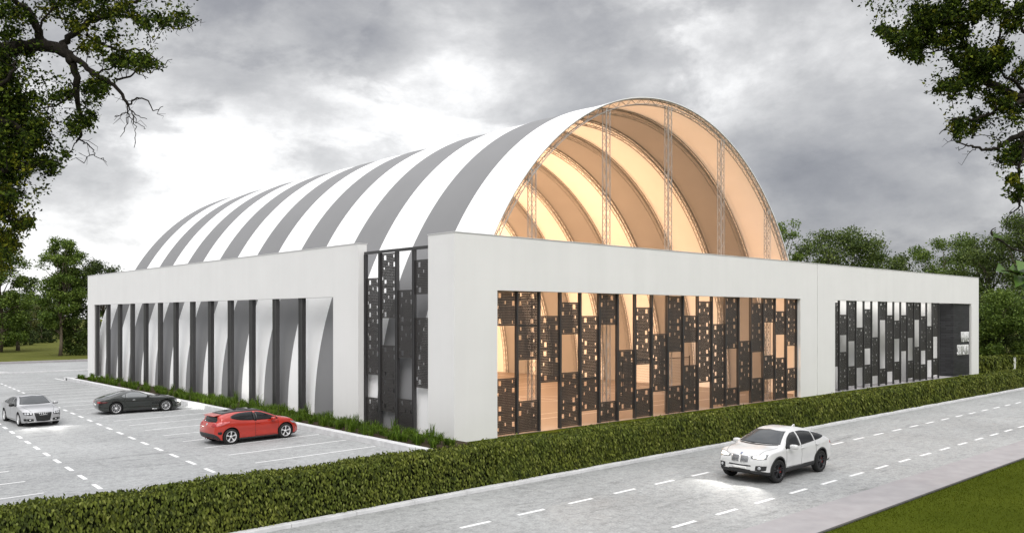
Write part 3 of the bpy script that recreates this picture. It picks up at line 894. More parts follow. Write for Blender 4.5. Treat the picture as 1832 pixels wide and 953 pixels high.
LP = lambda p: (p[0]/2.0725, p[1]/2.0725)
left_limbs = [
 ([(0,0,'T'),(-150,178),(0,186),(60,180),(130,165),(190,175),(240,195),(270,235)], .20, .10, 0, 0),
 ([(270,235),(285,290),(280,340),(290,390),(300,440),(298,490),(290,515)], .085, .022, 0, .5),
 ([(290,515),(315,530),(340,548),(350,578),(395,602)], .02, .006, .5, .7),
 ([(350,572),(320,580),(312,605)], .012, .005, .7, .7), ([(290,515),(275,540),(255,570)], .018, .006, .5, .4),
 ([(155,165),(135,100),(100,40),(60,8),(20,-30)], .10, .04, 0, -.8),
 ([(235,190),(245,150),(300,110),(370,65),(430,35),(500,5),(560,-30)], .085, .03, 0, .8),
 ([(370,65),(450,58),(550,70),(620,92),(660,112),(730,82)], .045, .006, .5, 1.2), ([(640,100),(690,98),(715,118)], .012, .005, 1, 1),
 ([(250,205),(310,238),(345,275),(400,300),(440,340),(475,390)], .07, .030, 0, -.5),
 ([(475,388),(510,366),(545,376),(572,412),(605,395)], .022, .006, -.5, -.7),
 ([(475,388),(500,430),(545,442)], .018, .005, -.5, -.4), ([(498,425),(512,460),(540,478)], .011, .004, -.5, -.5),
 ([(488,410),(505,470),(500,510)], .014, .004, -.5, -.3), ([(475,388),(470,420),(425,432)], .018, .005, -.5, -.7), ([(471,415),(474,450),(462,472)], .012, .004, -.5, -.6),
 ([(345,272),(400,258),(450,243),(500,268),(550,290)], .025, .006, -.2, .3), ([(430,295),(480,285),(520,258),(560,268),(605,240)], .026, .006, -.4, .2),
 ([(320,130),(390,168),(450,188),(520,180),(570,213),(612,242)], .035, .008, .3, .6), ([(290,120),(350,60),(400,10),(430,-40)], .04, .02, .4, 1),
 ([(285,335),(240,368),(190,398),(110,402)], .034, .008, 0, -.4), ([(180,400),(180,430),(200,445)], .01, .004, -.2, -.2),
 ([(150,110),(165,60),(240,-10)], .03, .015, -.3, -.6), ([(250,205),(285,180),(330,190),(350,215)], .02, .006, 0, .3),
 ([(0,0,'T'),(-120,420),(-20,440),(60,470),(130,520)], .13, .03, -1, -.6), ([(0,0,'T'),(-130,640),(-30,640),(60,620),(140,610)], .12, .03, -1, -.4), ([(-60,640),(0,740),(40,820),(80,850)], .06, .012, -.8, -.5),
 ([(-100,420),(-20,340),(40,280),(60,230)], .07, .02, -.8, -1),
 ([(0,0,'T'),(-330,60),(-240,-120),(-150,-260)], .30, .03, 0, .6), ([(0,0,'T'),(-430,300),(-480,100),(-470,-60)], .2, .03, 0, .8), ([(-240,-120),(-60,-160),(120,-200)], .10, .02, .4, .8)]
left_clusters = [ # cx, cy, rx, ry, sprays, share in the lit leaf colour
 (410,35,120,42,30,.3),(300,70,70,50,22,.3),(560,78,75,22,18,.1),(655,78,45,18,9,.05),(700,80,30,12,4,0),(470,215,90,35,26,.25),(535,230,55,32,22,.35),
 (350,345,58,52,30,.05),(235,355,55,28,14,0),(310,450,48,38,20,.2),(285,478,30,20,8,.2),(330,165,55,28,14,.4),(205,35,60,45,13,.3),(70,40,80,45,18,.2),
 (250,5,110,32,24,.3),(10,30,35,50,10,.15),(400,130,60,30,12,.3),(30,125,50,30,10,0),(110,205,30,18,6,0),
 (-8,260,70,105,100,.1),(30,370,72,80,80,.05),(112,500,76,70,84,.05),(30,500,90,90,100,.05),(50,610,92,80,100,.3),(175,620,38,48,24,.0),(245,590,18,16,5,0),
 (20,710,80,60,60,.1),(-10,790,70,70,40,.45),(75,825,48,28,22,.2),(20,900,52,50,40,.55),(-20,980,60,50,20,.6),(120,375,25,20,6,0),(-150,-160,220,110,70,.2),(150,-190,180,90,50,.2),(-380,60,150,160,60,.1)]
make_oak('oak_tree', 'dark gnarled oak with twisted boughs and drooping bare twigs hanging over the car park', (-20.9, -4.4, 0), from_view(-210, 250, 18.5)[:], LP, 18.0, left_limbs, left_clusters, 41, .084)
RP = lambda p: (1500 + p[0]/2.3825, p[1]/2.3825)
right_limbs = [
 ([(0,0,'T'),(960,500),(850,455),(790,430),(720,395),(640,355),(590,300),(545,205),(512,130),(505,85)], .17, .03, 0, .6),
 ([(830,400),(790,388),(745,345),(700,320),(660,240)], .06, .015, 0, -.5), ([(600,310),(560,345),(510,372),(470,382),(430,330)], .035, .008, .3, .8),
 ([(520,150),(440,150),(360,120),(280,150),(200,140)], .035, .008, .5, .9), ([(505,85),(520,40),(560,-30)], .03, .015, .6, .6), ([(540,200),(470,210),(400,220),(320,230)], .03, .008, .5, .2),
 ([(0,0,'T'),(900,500),(790,432),(740,458),(690,460),(640,490),(580,512),(520,500),(470,520),(430,572)], .07, .008, 0, -.6),
 ([(0,0,'T'),(880,560),(785,572),(725,600),(690,625),(640,642),(590,626),(540,612),(480,600)], .085, .008, 0, -.8), ([(700,620),(680,590),(620,575),(570,580)], .016, .005, -.4, -.7),
 ([(600,628),(570,645),(550,650)], .012, .005, -.6, -.6), ([(550,612),(520,640),(500,630)], .012, .005, -.7, -.7),
 ([(785,590),(778,690),(766,780),(775,868),(745,900),(722,922)], .045, .007, -.2, -.4), ([(775,865),(788,905),(800,930)], .014, .005, -.4, -.4),
 ([(770,700),(720,690),(700,720)], .015, .005, -.3, -.3), ([(640,300),(680,180),(700,70),(690,0)], .035, .015, .3, .8), ([(900,300),(800,150),(760,90),(700,60)], .06, .01, 0, .3),
 ([(0,0,'T'),(1120,300),(1020,60),(880,-120),(760,-260)], .34, .03, 0, .5), ([(0,0,'T'),(1250,330),(1290,120),(1240,-60)], .22, .03, 0, .6), ([(0,0,'T'),(1180,400),(960,250),(900,300)], .12, .05, 0, 0), ([(880,-120),(700,-150),(560,-160)], .08, .02, .3, .5)]
right_clusters = [(420,120,150,80,110,.25),(290,180,100,65,55,.25),(205,140,55,40,18,.15),(330,60,60,40,22,.2),(450,50,90,50,40,.2),(600,290,95,70,70,.25),(560,350,70,45,34,.25),(465,378,62,30,20,.1),
 (690,235,65,65,36,.25),(620,50,80,50,40,.2),(745,95,45,45,20,.15),(790,40,30,40,12,.1),(690,425,75,55,34,.2),(520,548,62,42,26,.35),(590,500,40,26,10,.1),(735,670,50,60,26,.05),(755,800,48,60,22,.1),
 (650,10,60,30,18,.2),(745,500,40,36,14,.25),(540,240,70,50,30,.2),(780,320,40,50,14,.2),(800,620,50,60,18,.1),(500,10,60,30,16,.2),(330,245,40,25,8,.1),(820,-200,240,130,90,.2),(1150,-60,170,160,70,.2),(1250,250,150,150,60,.15),(560,-130,140,80,40,.2)]
make_oak('oak_tree', 'dark gnarled oak reaching in over the roadside lawn with sunlit yellowish leaves', (2.9, -24.6, 0), from_view(1990, 215, 20)[:], RP, 19.5, right_limbs, right_clusters, 42, .092)

# young tree close to the viewer, a few of its big leaves reach in
sb = from_view(1925, 565, 6.2); sb = Vector((sb.x, sb.y, 0))
sap = empty('young_tree', sb); tag(sap, 'young tree with a few large bright green leaves reaching in close to the viewer', 'tree')
t = MB(); fv = lambda px, py, d: from_view(px, py, d) - sb
t.tube(wob((0,0,-.1), fv(1925, 300, 6.2), 6, .02, random.Random(5)), [.045,.042,.038,.033,.028,.022,.014], 7)
tw = [[fv(1925,520,6.2), fv(1880,500,6.0), fv(1832,492,5.9), fv(1800,484,5.9), fv(1772,485,5.9)], [fv(1925,440,6.2), fv(1870,455,6.1), fv(1815,446,6.2), fv(1790,430,6.2), fv(1771,431,6.2)],
      [fv(1925,410,6.2), fv(1860,400,6.1), fv(1822,405,6.1)], [fv(1795,433,6.2), fv(1776,420,6.2), fv(1774,412,6.2), fv(1782,407,6.2)]]
for q in tw: t.tube(cat(q, 3), [.010 - .0075*i/((len(q)-1)*3) for i in range((len(q)-1)*3+1)], 5)
t.build('trunk', M['bark'], sap)
spots = [((1800,484),(1788,482),(1804,498)), ((1806,488),(1834,487),0), ((1830,492),(1846,505),0), ((1838,494),(1822,506),0), ((1822,490),(1812,480),0), ((1776,424),(1791,423),0), ((1838,470),(1826,478),0), ((1840,480),(1830,486),0),
         ((1848,500),(1836,514),0)]
C = np.array([list(fv(*s[0], 5.95)) for s in spots]); T = np.array([list(fv(*s[1], 5.85)) for s in spots])
A = T-C; L = np.linalg.norm(A, axis=1)*1.25; nm = rng.normal(0,.35,(len(C),3)) + np.array([-.3,-.35,.9])
Vv, Ff = leaf_cards(C, A, nm, L, L*.62)
link('crown', tri_mesh('crown', Vv, Ff, M['fresh_leaf']), sap)

# ------------------------------------------------------------------ cars
def mono(xs, ys):
    """smooth monotone interpolation through control points"""
    xs = np.array(xs, float); ys = np.array(ys, float); d = np.diff(ys)/np.diff(xs); m = np.zeros_like(ys)
    m[1:-1] = np.where(d[:-1]*d[1:] > 0, 2*d[:-1]*d[1:]/(d[:-1]+d[1:]+1e-12*np.sign(d[:-1]+d[1:]+1e-30)), 0); m[0], m[-1] = d[0], d[-1]
    def f(x):
        x = np.clip(x, xs[0], xs[-1]); i = np.clip(np.searchsorted(xs, x)-1, 0, len(xs)-2); h = xs[i+1]-xs[i]; t = (x-xs[i])/h
        return ys[i]*(1+2*t)*(1-t)**2 + m[i]*h*t*(1-t)**2 + ys[i+1]*t*t*(3-2*t) + m[i+1]*h*t*t*(t-1)
    return f
def pts_f(l): return mono([p[0] for p in l], [p[1] for p in l])

def car_body(c):
    """closed loft with rounded nose and tail; wheel wells cut out"""
    L2 = c['L']/2; top, belt, bot = pts_f(c['top']), pts_f(c['belt']), pts_f(c['bottom'])
    wid = pts_f(c['width']); cab = pts_f(c['cab'])
    xs = np.concatenate([np.linspace(-L2, -L2+.5, 12)[:-1], np.linspace(-L2+.5, L2-.5, 60)[:-1], np.linspace(L2-.5, L2, 12)])
    fr = pts_f(c['nose']); re = pts_f(c['tail'])
    NB, NTp = 12, 18
    def ring(x):
        W, zb, zB, zT = float(wid(x)), float(bot(x)), float(belt(x)), float(top(x)); zT = max(zT, zB+.02); n = 2.6 + 1.6*float(cab(x)); P = []
        P += [(0, zb), (W*.45, zb), (W*.80, zb)]
        for i in range(NB):
            t = i/(NB-1); z = zb + .02 + (zB-zb-.02)*t
            y = W*(.905 + .095*math.sin(PI*min(1, t**.85*.62 + .10))**.8)
            y -= c.get('waist', .012)*math.exp(-((t-.42)/.16)**2)
            P.append((y, z))
        ys = P[-1][0]
        for i in range(1, NTp+1):
            th = PI/2*i/NTp; u = math.cos(th)**(2/n); v = math.sin(th)**(2/n)
            dz = (zT-zB)*v; P.append((ys*u*(1-c.get('tumble', .40)*dz*float(cab(x))), zB + dz))
        return P
    def warp(x, y, z):
        W = float(wid(x)); s = 0.
        wf = max(0, min(1, (x-(L2-.55))/.55)); wr = max(0, min(1, ((-L2+.45)-x)/.45))
        s -= wf**1.5*(float(fr(z)) + c.get('nose_bow', .16)*(y/c['W'])**2*4)
        s += wr**1.5*(float(re(z)) + c.get('tail_bow', .10)*(y/c['W'])**2*4)
        return (x+s, y, z)
    bm = bmesh.new(); rings = []
    for x in xs:
        P = ring(float(x)); row = {}
        for i, (y, z) in enumerate(P):
            row[(i, 1)] = bm.verts.new(warp(x, y, z))
            row[(i, -1)] = row[(i, 1)] if y < 1e-6 else bm.verts.new(warp(x, -y, z))
        rings.append((row, P))
    n = len(rings[0][1])
    for a, b in zip(rings[:-1], rings[1:]):
        for i in range(n-1):
            for s in (1, -1):
                q = [a[0][(i,s)], a[0][(i+1,s)], b[0][(i+1,s)], b[0][(i,s)]]
                q2 = []
                for v in q:
                    if v not in q2: q2.append(v)
                if len(q2) >= 3: bm.faces.new(q2 if s == -1 else q2[::-1])
    for (row, P), x, sg in ((rings[0], xs[0], -1), (rings[-1], xs[-1], 1)):
        m = 10; grid = []
        for i, (y, z) in enumerate(P):
            if y < 1e-6: grid.append([row[(i,1)]]*(m+1)); continue
            g = [row[(i,-1)]]
            for j in range(1, m): g.append(bm.verts.new(warp(x, -y+2*y*j/m, z)))
            grid.append(g + [row[(i,1)]])
        for i in range(n-1):
            for j in range(m):
                q = []
                for v in (grid[i][j], grid[i][j+1], grid[i+1][j+1], grid[i+1][j]):
                    if v not in q: q.append(v)
                if len(q) >= 3: bm.faces.new(q if sg == 1 else q[::-1])
    bmesh.ops.recalc_face_normals(bm, faces=bm.faces)
    me = bpy.data.meshes.new('body'); bm.to_mesh(me); bm.free()
    o = bpy.data.objects.new('tmp', me); COL.objects.link(o)
    me.materials.append(c['paint']); me.materials.append(M['dark_plastic'])
    cut = MB()
    for ax in c['axles']:
        for s in (1, -1):
            y0, y1 = s*(c['W']/2-.30), s*(c['W']/2+.2); ra = c['r']*1.14
            k0 = len(cut.v); nn = 40
            vs = [(ax+ra*math.cos(2*PI*i/nn), yy, c['r']+.02+ra*math.sin(2*PI*i/nn)) for yy in (y0, y1) for i in range(nn)]
            fs = [(i, (i+1) % nn, nn+(i+1) % nn, nn+i) for i in range(nn)] + [tuple(range(nn-1,-1,-1)), tuple(range(nn, 2*nn))]
            cut.add(vs, fs, 1)
    cm_ = cut.mesh('cut', [c['paint'], M['dark_plastic']])
    bmc = bmesh.new(); bmc.from_mesh(cm_); bmesh.ops.recalc_face_normals(bmc, faces=bmc.faces); bmc.to_mesh(cm_); bmc.free()
    co = bpy.data.objects.new('cut', cm_); COL.objects.link(co)
    bo = o.modifiers.new('b', 'BOOLEAN'); bo.operation = 'DIFFERENCE'; bo.object = co; bo.solver = 'EXACT'
    dg = bpy.context.evaluated_depsgraph_get()
    out = bpy.data.meshes.new_from_object(o.evaluated_get(dg))
    solid = BVHTree.FromPolygons([v.co.copy() for v in me.vertices], [tuple(p.vertices) for p in me.polygons])
    bpy.data.objects.remove(o); bpy.data.objects.remove(co)
    for p in out.polygons:
        p.use_smooth = True
        z = p.center.z
        if z < c['clad'] and p.material_index == 0: p.material_index = 1
    try: out.set_sharp_from_angle(angle=R_(38))
    except Exception: pass
    return out, solid

def resample(pl, n):
    P = [Vector(p) for p in pl]; L = [0]
    for a, b in zip(P[:-1], P[1:]): L.append(L[-1] + (b-a).length)
    out = []
    for i in range(n+1):
        d = L[-1]*i/n; j = 0
        while j < len(P)-2 and L[j+1] < d: j += 1
        t = (d-L[j])/max(1e-9, L[j+1]-L[j]); out.append(P[j].lerp(P[j+1], min(1, t)))
    return out

class Skin:
    """lays patches on a car body along one axis"""
    def __init__(s, bvh, root): s.b = bvh; s.root = root
    def hit(s, view, a, b, off):
        o, d = {'left': ((a, 4, b), (0,-1,0)), 'right': ((a, -4, b), (0,1,0)), 'front': ((6, a, b), (-1,0,0)), 'rear': ((-6, a, b), (1,0,0)), 'top': ((a, b, 4), (0,0,-1))}[view]
        o = Vector(o); d = Vector(d)
        loc, nrm, _, _ = s.b.ray_cast(o, d)
        if loc is None:
            loc, nrm, _, _ = s.b.find_nearest(o + d*(3.4 if view in ('left','right') else (4.0 if view in ('front','rear') else 3)))
        if nrm.dot(d) > 0: nrm = -nrm
        return loc + nrm*off
    def patch(s, name, view, lo, hi, mat, off=.004, nu=14, nv=6, parent=None, depth=.0):
        A, B = resample([(p[0], p[1], 0) for p in lo], nu), resample([(p[0], p[1], 0) for p in hi], nu)
        vs = []
        for j in range(nv+1):
            for i in range(nu+1):
                p = A[i].lerp(B[i], j/nv); vs.append(s.hit(view, p.x, p.y, off))
        fs = [(j*(nu+1)+i, j*(nu+1)+i+1, (j+1)*(nu+1)+i+1, (j+1)*(nu+1)+i) for j in range(nv) for i in range(nu)]
        m = MB(); m.add(vs, fs, 0, True)
        # thin rim so that the piece has an edge
        loop = [i for i in range(nu+1)] + [j*(nu+1)+nu for j in range(1, nv+1)] + [nv*(nu+1)+i for i in range(nu-1,-1,-1)] + [j*(nu+1) for j in range(nv-1,0,-1)]
        cen = sum((Vector(v) for v in vs), Vector())/len(vs)
        inn = []
        for i in loop:
            v = Vector(vs[i]); 
            d = {'left': (0,-1,0), 'right': (0,1,0), 'front': (-1,0,0), 'rear': (1,0,0), 'top': (0,0,-1)}[view]
            inn.append(v + Vector(d)*(off+.012))
        b = len(m.v); m.v += [tuple(v) for v in inn]; k_ = len(loop)
        for i in range(k_):
            m.f.append((loop[i], loop[(i+1) % k_], b+(i+1) % k_, b+i)); m.m.append(0); m.sm.append(False)
        o = m.build(name, mat, parent or s.root)
        bmx = bmesh.new(); bmx.from_mesh(o.data); bmesh.ops.recalc_face_normals(bmx, faces=bmx.faces); bmx.to_mesh(o.data); bmx.free()
        return o
    def both(s, name, view, lo, hi, mat, **kw):
        """mirrored pair: y flips for front/rear/top, side flips for left"""
        out = []
        if view == 'left':
            out.append(s.patch(name, 'left', lo, hi, mat, **kw)); out.append(s.patch(name, 'right', lo, hi, mat, **kw))
        elif view == 'top':
            for q in (1, -1): out.append(s.patch(name, view, [(p[0], q*p[1]) for p in lo], [(p[0], q*p[1]) for p in hi], mat, **kw))
        else:
            for q in (1, -1): out.append(s.patch(name, view, [(q*p[0], p[1]) for p in lo], [(q*p[0], p[1]) for p in hi], mat, **kw))
        return out
    def seam(s, lines, width=.014, mat=None):
        m = MB()
        for view, pl in lines:
            P = resample([(p[0], p[1], 0) for p in pl], max(6, 6*(len(pl)-1)))
            vs = []
            for i, p in enumerate(P):
                a = P[max(0, i-1)]; b = P[min(len(P)-1, i+1)]; d = (b-a).normalized(); nn = Vector((-d.y, d.x, 0))*width/2
                vs += [s.hit(view, *(p+nn).xy, .002), s.hit(view, *(p-nn).xy, .002)]
            m.add(vs, [(2*i, 2*i+1, 2*i+3, 2*i+2) for i in range(len(P)-1)])
        return m.build('panel_gap', mat or M['black'], s.root)
    def ring_patch(s, name, view, cx_, cy_, r0, r1, a0, a1, mat, off=.008):
        n = 28
        lo = [(cx_+r0*math.cos(a0+(a1-a0)*i/n), cy_+r0*math.sin(a0+(a1-a0)*i/n)) for i in range(n+1)]
        hi = [(cx_+r1*math.cos(a0+(a1-a0)*i/n), cy_+r1*math.sin(a0+(a1-a0)*i/n)) for i in range(n+1)]
        return s.patch(name, view, lo, hi, mat, off=off, nu=n, nv=2)

def wheel(root, x, y, r, w, style, sgn, steer=0):
    t = MB(); ri = r*.70
    t.lathe([(ri, -w/2+.01), (r*.90, -w/2), (r*.975, -w/2+.025), (r, -w/2+.055), (r, w/2-.055), (r*.975, w/2-.025), (r*.90, w/2), (ri, w/2-.01), (ri*.97, w/2-.03), (ri*.97, -w/2+.03), (ri, -w/2+.01)], 40)
    o = t.build('wheel', M['tyre'], root, (x, y, r), steer)
    f = MB(); s = sgn
    alloy = {'five': 'alloy', 'multi': 'alloy', 'dark': 'alloy_dark', 'seven': 'alloy'}[style]
    yo = s*(w/2-.012)
    f.lathe([(ri*1.0, yo-s*.006), (ri*.985, yo+s*.006), (ri*.93, yo), (ri*.91, yo-s*.05), (ri*.91, -yo)], 40, 0)
    ns, sw = {'five': (5, .30), 'multi': (10, .11), 'dark': (5, .26), 'seven': (9, .13)}[style]
    for i in range(ns):
        a = 2*PI*i/ns + .3
        for k_ in ((0,) if style in ('five','multi','seven') else (-.13, .13)):
            a0 = a + k_*.6; a1 = a + k_*1.4; ww = sw*(.6 if style == 'dark' else 1)
            def P(rr, aa, yy): return (rr*math.cos(aa), yy, rr*math.sin(aa))
            h0 = ww*.50*(.75 if style == 'five' else 1)/1; h1 = ww*.5*(1.15 if style == 'five' else .8)
            vs = [P(ri*.16, a0-h0*1.6, yo-s*.030), P(ri*.16, a0+h0*1.6, yo-s*.030), P(ri*.93, a1+h1, yo-s*.004), P(ri*.93, a1-h1, yo-s*.004)]
            vs += [(v[0], v[1]-s*.03, v[2]) for v in vs]
            f.add(vs, [(0,1,2,3),(7,6,5,4),(0,4,5,1),(1,5,6,2),(2,6,7,3),(3,7,4,0)], 0)
    f.lathe([(.001, yo-s*.016), (ri*.20, yo-s*.018), (ri*.24, yo-s*.035), (ri*.24, yo-s*.07)], 20, 0)
    f.build('rim', M[alloy], o)
    d = MB(); d.lathe([(.001, yo-s*.085), (ri*.78, yo-s*.085), (ri*.78, yo-s*.105), (.001, yo-s*.105)], 28)
    d.build('brake_disc', M['dark_plastic'] if style in ('dark', 'five') else M['alloy_dark'], o)
    if style == 'dark':
        d = MB(); d.box(-ri*.70, -ri*.40, min(yo-s*.08, yo-s*.05), max(yo-s*.08, yo-s*.05), -.07, .10); d.build('brake_caliper', M['caliper'], o)
    return o

def mirror_part(root, x, y, z, s, mat, sz=1.0):
    m = MB(); n1, n2 = 10, 14; vs = []
    for i in range(n1+1):
        th = PI*i/n1
        for j in range(n2):
            ph = 2*PI*j/n2; ex = .62
            cx_ = math.copysign(abs(math.sin(th)*math.cos(ph))**ex, math.cos(ph)); cy_ = math.copysign(abs(math.cos(th))**ex, math.cos(th)); cz = math.copysign(abs(math.sin(th)*math.sin(ph))**ex, math.sin(ph))
            vs.append((cx_*.085*sz, cy_*.125*sz, cz*.075*sz))
    fs = [(i*n2+j, i*n2+(j+1) % n2, (i+1)*n2+(j+1) % n2, (i+1)*n2+j) for i in range(n1) for j in range(n2)]
    m.add([(v[0]+x, v[1]+y+s*.12*sz, v[2]+z+.02) for v in vs], fs, 0, True)
    m.tube([(x+.02, y-s*.10, z-.05), (x+.01, y+s*.03, z-.02)], [.03, .025], 6, 1)
    o = m.build('wing_mirror', [mat, M['black']], root)
    return o

def headlamp_beam(root, x, y, z, energy, spot=78, pitch=12, col=(1, .97, .92)):
    l = bpy.data.lights.new('headlamp_beam', 'SPOT'); l.energy = energy; l.spot_size = R_(spot); l.spot_blend = .45; l.color = col; l.shadow_soft_size = .05
    o = bpy.data.objects.new('headlamp_beam', l); COL.objects.link(o); o.parent = root
    o.location = (x, y, z); o.rotation_euler = (0, R_(-(90-pitch)), 0)   # aims along +x, tipped down
    return o

def dlo(skin, low, high, cuts, mat, off=.004):
    """side windows between two curves, split at the pillars"""
    fl, fh = pts_f(low), pts_f(high)
    for xa, xb in cuts:
        xs_ = [xb + (xa-xb)*i/12 for i in range(13)]
        skin.both('side_window', 'left', [(q, float(fl(q))) for q in xs_], [(q, max(float(fl(q))+.004, float(fh(q)))) for q in xs_], mat, off=off, nu=16, nv=6)

def start_car(name, label, loc, heading, c):
    root = empty(name, loc, heading); tag(root, label, 'car')
    me, bvh = car_body(c); link('body', me, root)
    sk = Skin(bvh, root)
    for ax, st in zip(c['axles'], (c.get('steer', 0), 0)):
        for s in (1, -1): wheel(root, ax, s*(c['W']/2-.125), c['r'], .235, c['wheel'], s, st)
    return root, sk

# --- white SUV coupe on the road
suv = dict(L=4.88, W=1.98, r=.392, axles=(1.555, -1.378), wheel='dark', paint=carpaint('white_paint', (.66, .66, .655)), clad=.44, steer=R_(-6), waist=.018, tumble=.42,
 top=[(-2.44,1.02),(-2.36,1.10),(-2.15,1.19),(-1.7,1.37),(-1.2,1.53),(-.7,1.63),(-.2,1.68),(.15,1.675),(.45,1.62),(.75,1.49),(1.05,1.33),(1.26,1.205),(1.42,1.17),(1.9,1.12),(2.25,1.05),(2.44,.95)],
 belt=[(-2.44,.90),(-2.0,1.06),(-1.2,1.08),(0,1.03),(1.2,1.02),(1.9,.98),(2.44,.80)], bottom=[(-2.44,.46),(-2.1,.34),(-1,.29),(1.2,.28),(2.1,.28),(2.44,.36)],
 width=[(-2.44,.82),(-2.2,.93),(-1.4,.99),(-.6,.955),(.5,.955),(1.5,.985),(2.1,.95),(2.44,.80)], cab=[(-2.3,0),(-1.6,.7),(-1,1),(.6,1),(1.25,.25),(1.5,0)],
 nose=[(.2,.10),(.45,.0),(.7,.02),(.9,.09),(1.1,.22)], tail=[(.3,.12),(.6,.0),(.95,.05),(1.2,.12)])
root, sk = start_car('suv_coupe', 'white coupe style SUV with black wheels and lit headlights driving on the road', (4.385, -12.95, 0), PI, suv)
sk.patch('windshield', 'front', [(-.78,1.215),(-.4,1.205),(0,1.20),(.4,1.205),(.78,1.215)], [(-.56,1.58),(0,1.615),(.56,1.58)], M['glass_light'], nu=24, nv=10)
sk.patch('rear_window', 'rear', [(-.66,1.20),(0,1.22),(.66,1.20)], [(-.54,1.50),(0,1.56),(.54,1.50)], M['glass'], nu=18, nv=8)
dlo(sk, [(-1.72,1.27),(-1.2,1.19),(-.4,1.125),(.4,1.085),(1.12,1.075)], [(-1.72,1.285),(-1.45,1.37),(-.9,1.49),(-.3,1.555),(.2,1.545),(.6,1.42),(1.12,1.10)], [(.02,1.06),(-.95,-.06),(-1.66,-1.00)], M['glass'])
for s in (1, -1): mirror_part(root, .80, s*.965, 1.12, s, suv['paint'], 1.15)
sk.both('headlight', 'front', [(.40,.84),(.62,.825),(.86,.84)], [(.38,.91),(.62,.96),(.88,.985)], M['lens_grey'], off=.008)
sk.both('headlight_bulb', 'front', [(.47,.86),(.62,.85),(.80,.865)], [(.46,.90),(.62,.935),(.82,.955)], M['lens_lit'], off=.016)
sk.both('kidney_grille', 'front', [(.03,.70),(.16,.68),(.31,.715)], [(.03,.925),(.17,.945),(.335,.915)], M['chrome'], off=.010)
for s in (1, -1):
    for i in range(8):
        y0 = s*(.052 + .033*i); sk.patch('grille_bar', 'front', [(y0-.006,.715),(y0+.006,.715)], [(y0-.006,.915),(y0+.006,.915)], M['black'], off=.018, nu=2, nv=3)
sk.patch('air_intake', 'front', [(-.42,.585),(0,.575),(.42,.585)], [(-.40,.625),(0,.62),(.40,.625)], M['dark_plastic'], off=.006)
sk.patch('lower_grille', 'front', [(-.52,.36),(0,.345),(.52,.36)], [(-.40,.475),(0,.49),(.40,.475)], M['black'], off=.006)
for s in (1, -1):
    a = sk.both('fog_lamp_housing', 'front', [(.56,.47),(.70,.455),(.86,.48)], [(.58,.62),(.72,.635),(.88,.625)], M['dark_plastic'], off=.006) if s == 1 else a
    for i in (0,): sk.ring_patch('fog_lamp', 'front', s*.70, .55, .002, .05, 0, 2*PI, M['lens'], off=.014)
sk.patch('number_plate', 'front', [(-.26,.495),(.26,.495)], [(-.26,.575),(.26,.575)], M['plate'], off=.024, nu=8, nv=2)
sk.ring_patch('badge', 'front', 0, .972, .002, .028, 0, 2*PI, plain('badge_blue', (.12,.16,.30), .3, .2), off=.010)
sk.both('tail_light', 'left', [(-2.34,.93),(-2.20,.95),(-2.05,.99)], [(-2.32,1.06),(-2.2,1.07),(-2.05,1.06)], M['red_lens'], off=.006)
sk.both('tail_light', 'rear', [(.50,.93),(.66,.93),(.78,.93)], [(.50,1.02),(.66,1.05),(.78,1.06)], M['red_lens'], off=.006)
for ax in suv['axles']:
    for v in ('left', 'right'): sk.ring_patch('arch_trim', v, ax, .405, .440, .495, -.25, PI+.25, M['dark_plastic'])
sk.both('sill_trim', 'left', [(-.88,.36),(0,.35),(1.06,.36)], [(-.88,.47),(0,.44),(1.06,.45)], M['dark_plastic'], off=.010, nu=24, nv=3)
for x_, z_ in ((-.02,1.0),(-1.0,1.03)): sk.both('door_handle', 'left', [(x_-.16,z_-.015),(x_,z_-.015)], [(x_-.16,z_+.018),(x_,z_+.018)], suv['paint'], off=.028, nu=6, nv=2)
sk.seam([(v, l) for v in ('left','right') for l in ([(1.02,.48),(1.04,.8),(1.02,1.04)], [(-.02,.46),(-.03,.8),(-.02,1.10)], [(-.98,.56),(-1.02,.75),(-.98,1.14)], [(-.95,.46),(0,.455),(1.02,.47)])])
sk.seam([('top', [(2.28,-.60),(1.8,-.74),(1.32,-.80)]), ('top', [(2.28,.60),(1.8,.74),(1.32,.80)])], .012, M['dark_plastic'])
sk.seam([('top', [(1.32,.05),(1.30,.35),(1.22,.66)]), ('top', [(1.32,-.62),(1.31,-.35),(1.26,-.05)]), ('front', [(-.74,1.195),(-.4,1.185),(0,1.18),(.4,1.185),(.74,1.195)])], .022)
w_ = MB(); w_.prism([(-1.25,1.50),(-1.02,1.565),(-1.20,1.64)], 'y', -.025, .025); w_.build('roof_fin', suv['paint'], root)
for s in (1, -1): headlamp_beam(root, 2.43, s*.66, .88, 85, 100, 24)

